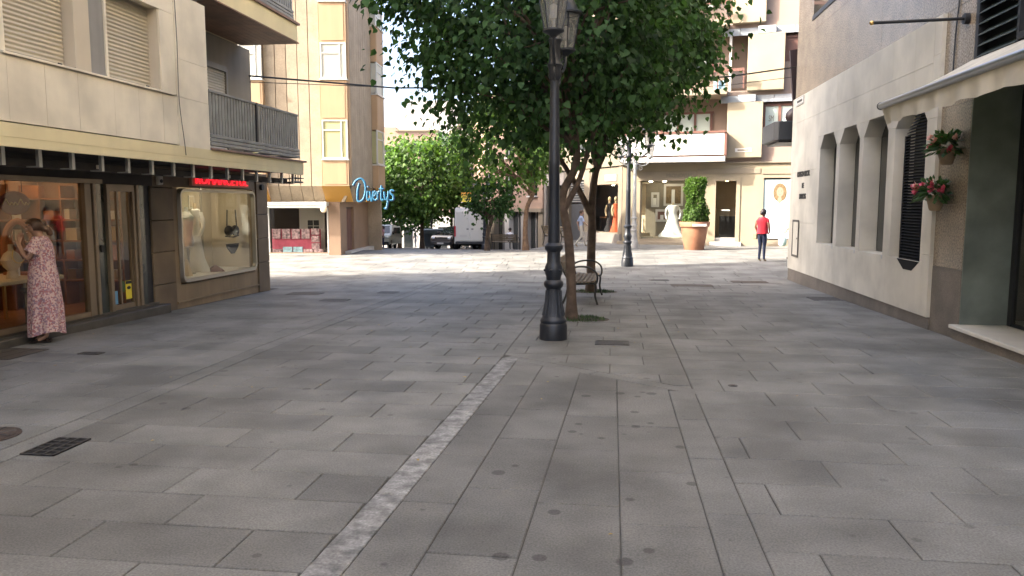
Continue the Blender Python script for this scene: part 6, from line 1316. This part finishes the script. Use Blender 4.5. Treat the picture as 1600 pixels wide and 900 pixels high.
bg_ = thing('shoulder_bag', tuple(M_ @ Vector((-.26, .06, .76))), 'tan shoulder bag at the hip of the woman in the red top', 'bag')
MB(M_).box(-.32, -.20, -.02, .16, .72, .90).obj('body', 'bag_tan', bg_, bevel=.012); MB(M_).box(-.325, -.195, -.025, .165, .83, .905).obj('flap', 'bag_tan', bg_, bevel=.01); MB(M_).tube(spline([(-.25, .0, .9), (-.215, .09, 1.15), (-.13, .09, 1.39), (-.13, -.07, 1.40), (-.2, -.13, 1.15), (-.25, .12, .9)], 4), .008, 5).obj('strap', 'bag_tan', bg_)
# person half hidden by the stone corner
t, M_, J = person('person', (5.78, 25.6, gz(5.78, 25.6) + .005), R(80), 1.66, 'person half hidden behind the far stone corner carrying a pale bag', dict(skin='skin_dark', top='cloth_grey', slv='cloth_grey', arm='skin_dark', bot='cloth_grey', leg='cloth_grey', shoe='leather_dark', short=.12),
    {'ell': (-.26, .10, 1.12), 'wrl': (-.25, .26, .92), 'hal': (-.25, .32, .87), 'knl': (-.09, .12, .50), 'anl': (-.09, .08, .085), 'tol': (-.095, .21, .03), 'anr': (.09, -.2, .11), 'tor': (.095, -.08, .03)}, ('hair_black', 'long'))
cb = thing('carrier_bag', tuple(M_ @ Vector((-.25, .36, .5))), 'pale blue carrier bag held by the half hidden person', 'bag')
MB(M_).lathe([(0, .07), (.05, .12), (.22, .13), (.32, .06), (.37, .02)], (-.25, .36, .44), 12, sx=.55).obj('bag', 'bag_plastic', cb, smooth=True); MB(M_).tube([(-.25, .34, .79), (-.25, .33, .87), (-.25, .38, .80)], .012, 6).obj('handles', 'bag_plastic', cb)
# man walking behind the trees
walk = {'knl': (-.09, .14, .51), 'anl': (-.09, .22, .10), 'tol': (-.09, .34, .06), 'knr': (.09, .0, .49), 'anr': (.09, -.26, .14), 'tor': (.09, -.17, .03), 'elr': (.22, .10, 1.12), 'wrr': (.2, .26, .98), 'har': (.2, .32, .95), 'ell': (-.22, -.12, 1.12), 'wrl': (-.22, -.06, .88), 'hal': (-.22, -.03, .81)}
person('person', (-1.25, 31.2, gz(-1.25, 31.2)), R(-75), 1.5, 'man in a pale blue shirt and light trousers walking behind the tree trunks', dict(skin='skin', top='cloth_blue', slv='cloth_blue', arm='skin', bot='cloth_beige', leg='cloth_beige', shoe='bag_tan', short=.2), walk, ('hair_brown', 'short'))
# man sitting on the far bench, seen from behind
sit = {'pel': (0, 0, .53, .15, .12), 'spi': (0, -.03, .72), 'che': (0, -.03, .90), 'nkb': (0, 0, 1.06), 'nek': (0, .02, 1.12), 'hed': (0, .04, 1.2), 'top': (0, .03, 1.29)}
for s, q in ((-1, 'l'), (1, 'r')): sit.update({'sh'+q: (s*.175, -.02, 1.01), 'el'+q: (s*.24, .05, .77), 'wr'+q: (s*.16, .24, .68), 'ha'+q: (s*.12, .31, .66), 'hi'+q: (s*.09, .03, .52), 'kn'+q: (s*.10, .42, .50), 'an'+q: (s*.10, .46, .10), 'to'+q: (s*.10, .58, .04)})
person('person', (-5.5, 41.42, gz(-5.5, 41.42) - .01), R(-5), 1.55, 'man in a white shirt with a cross strap sitting on the far bench', dict(skin='skin_dark', top='cloth_white', slv='cloth_white', arm='skin_dark', bot='cloth_grey', leg='cloth_grey', shoe='leather_dark', short=.2), sit, ('hair_black', 'short'))
# people down the street
def far(x, y, ang, h, lb, top, bot, hr='hair_brown', st='short', pose=None): person('person', (x, y, gz(x, y)), ang, h, lb, dict(skin='skin', top=top, slv=top, arm='skin', bot=bot, leg=bot, shoe='leather_dark', short=.15), pose or {}, (hr, st), fingers=False)
far(-17.0, 57.6, R(170), 1.5, 'person in a coral top and dark trousers in the far street', 'cloth_coral', 'cloth_navy')
far(-14.75, 48.5, R(120), 1.5, 'person in pale pink beside the front of the delivery van', 'petal_pale', 'cloth_navy', 'hair_black', 'long')
far(-18.7, 72.0, R(160), 1.5, 'distant person in black walking near the white house', 'cloth_grey', 'cloth_grey', pose=walk)
far(-20.6, 70.0, R(20), 1.5, 'distant person in white walking at the end of the street', 'cloth_white', 'cloth_beige', pose=walk)
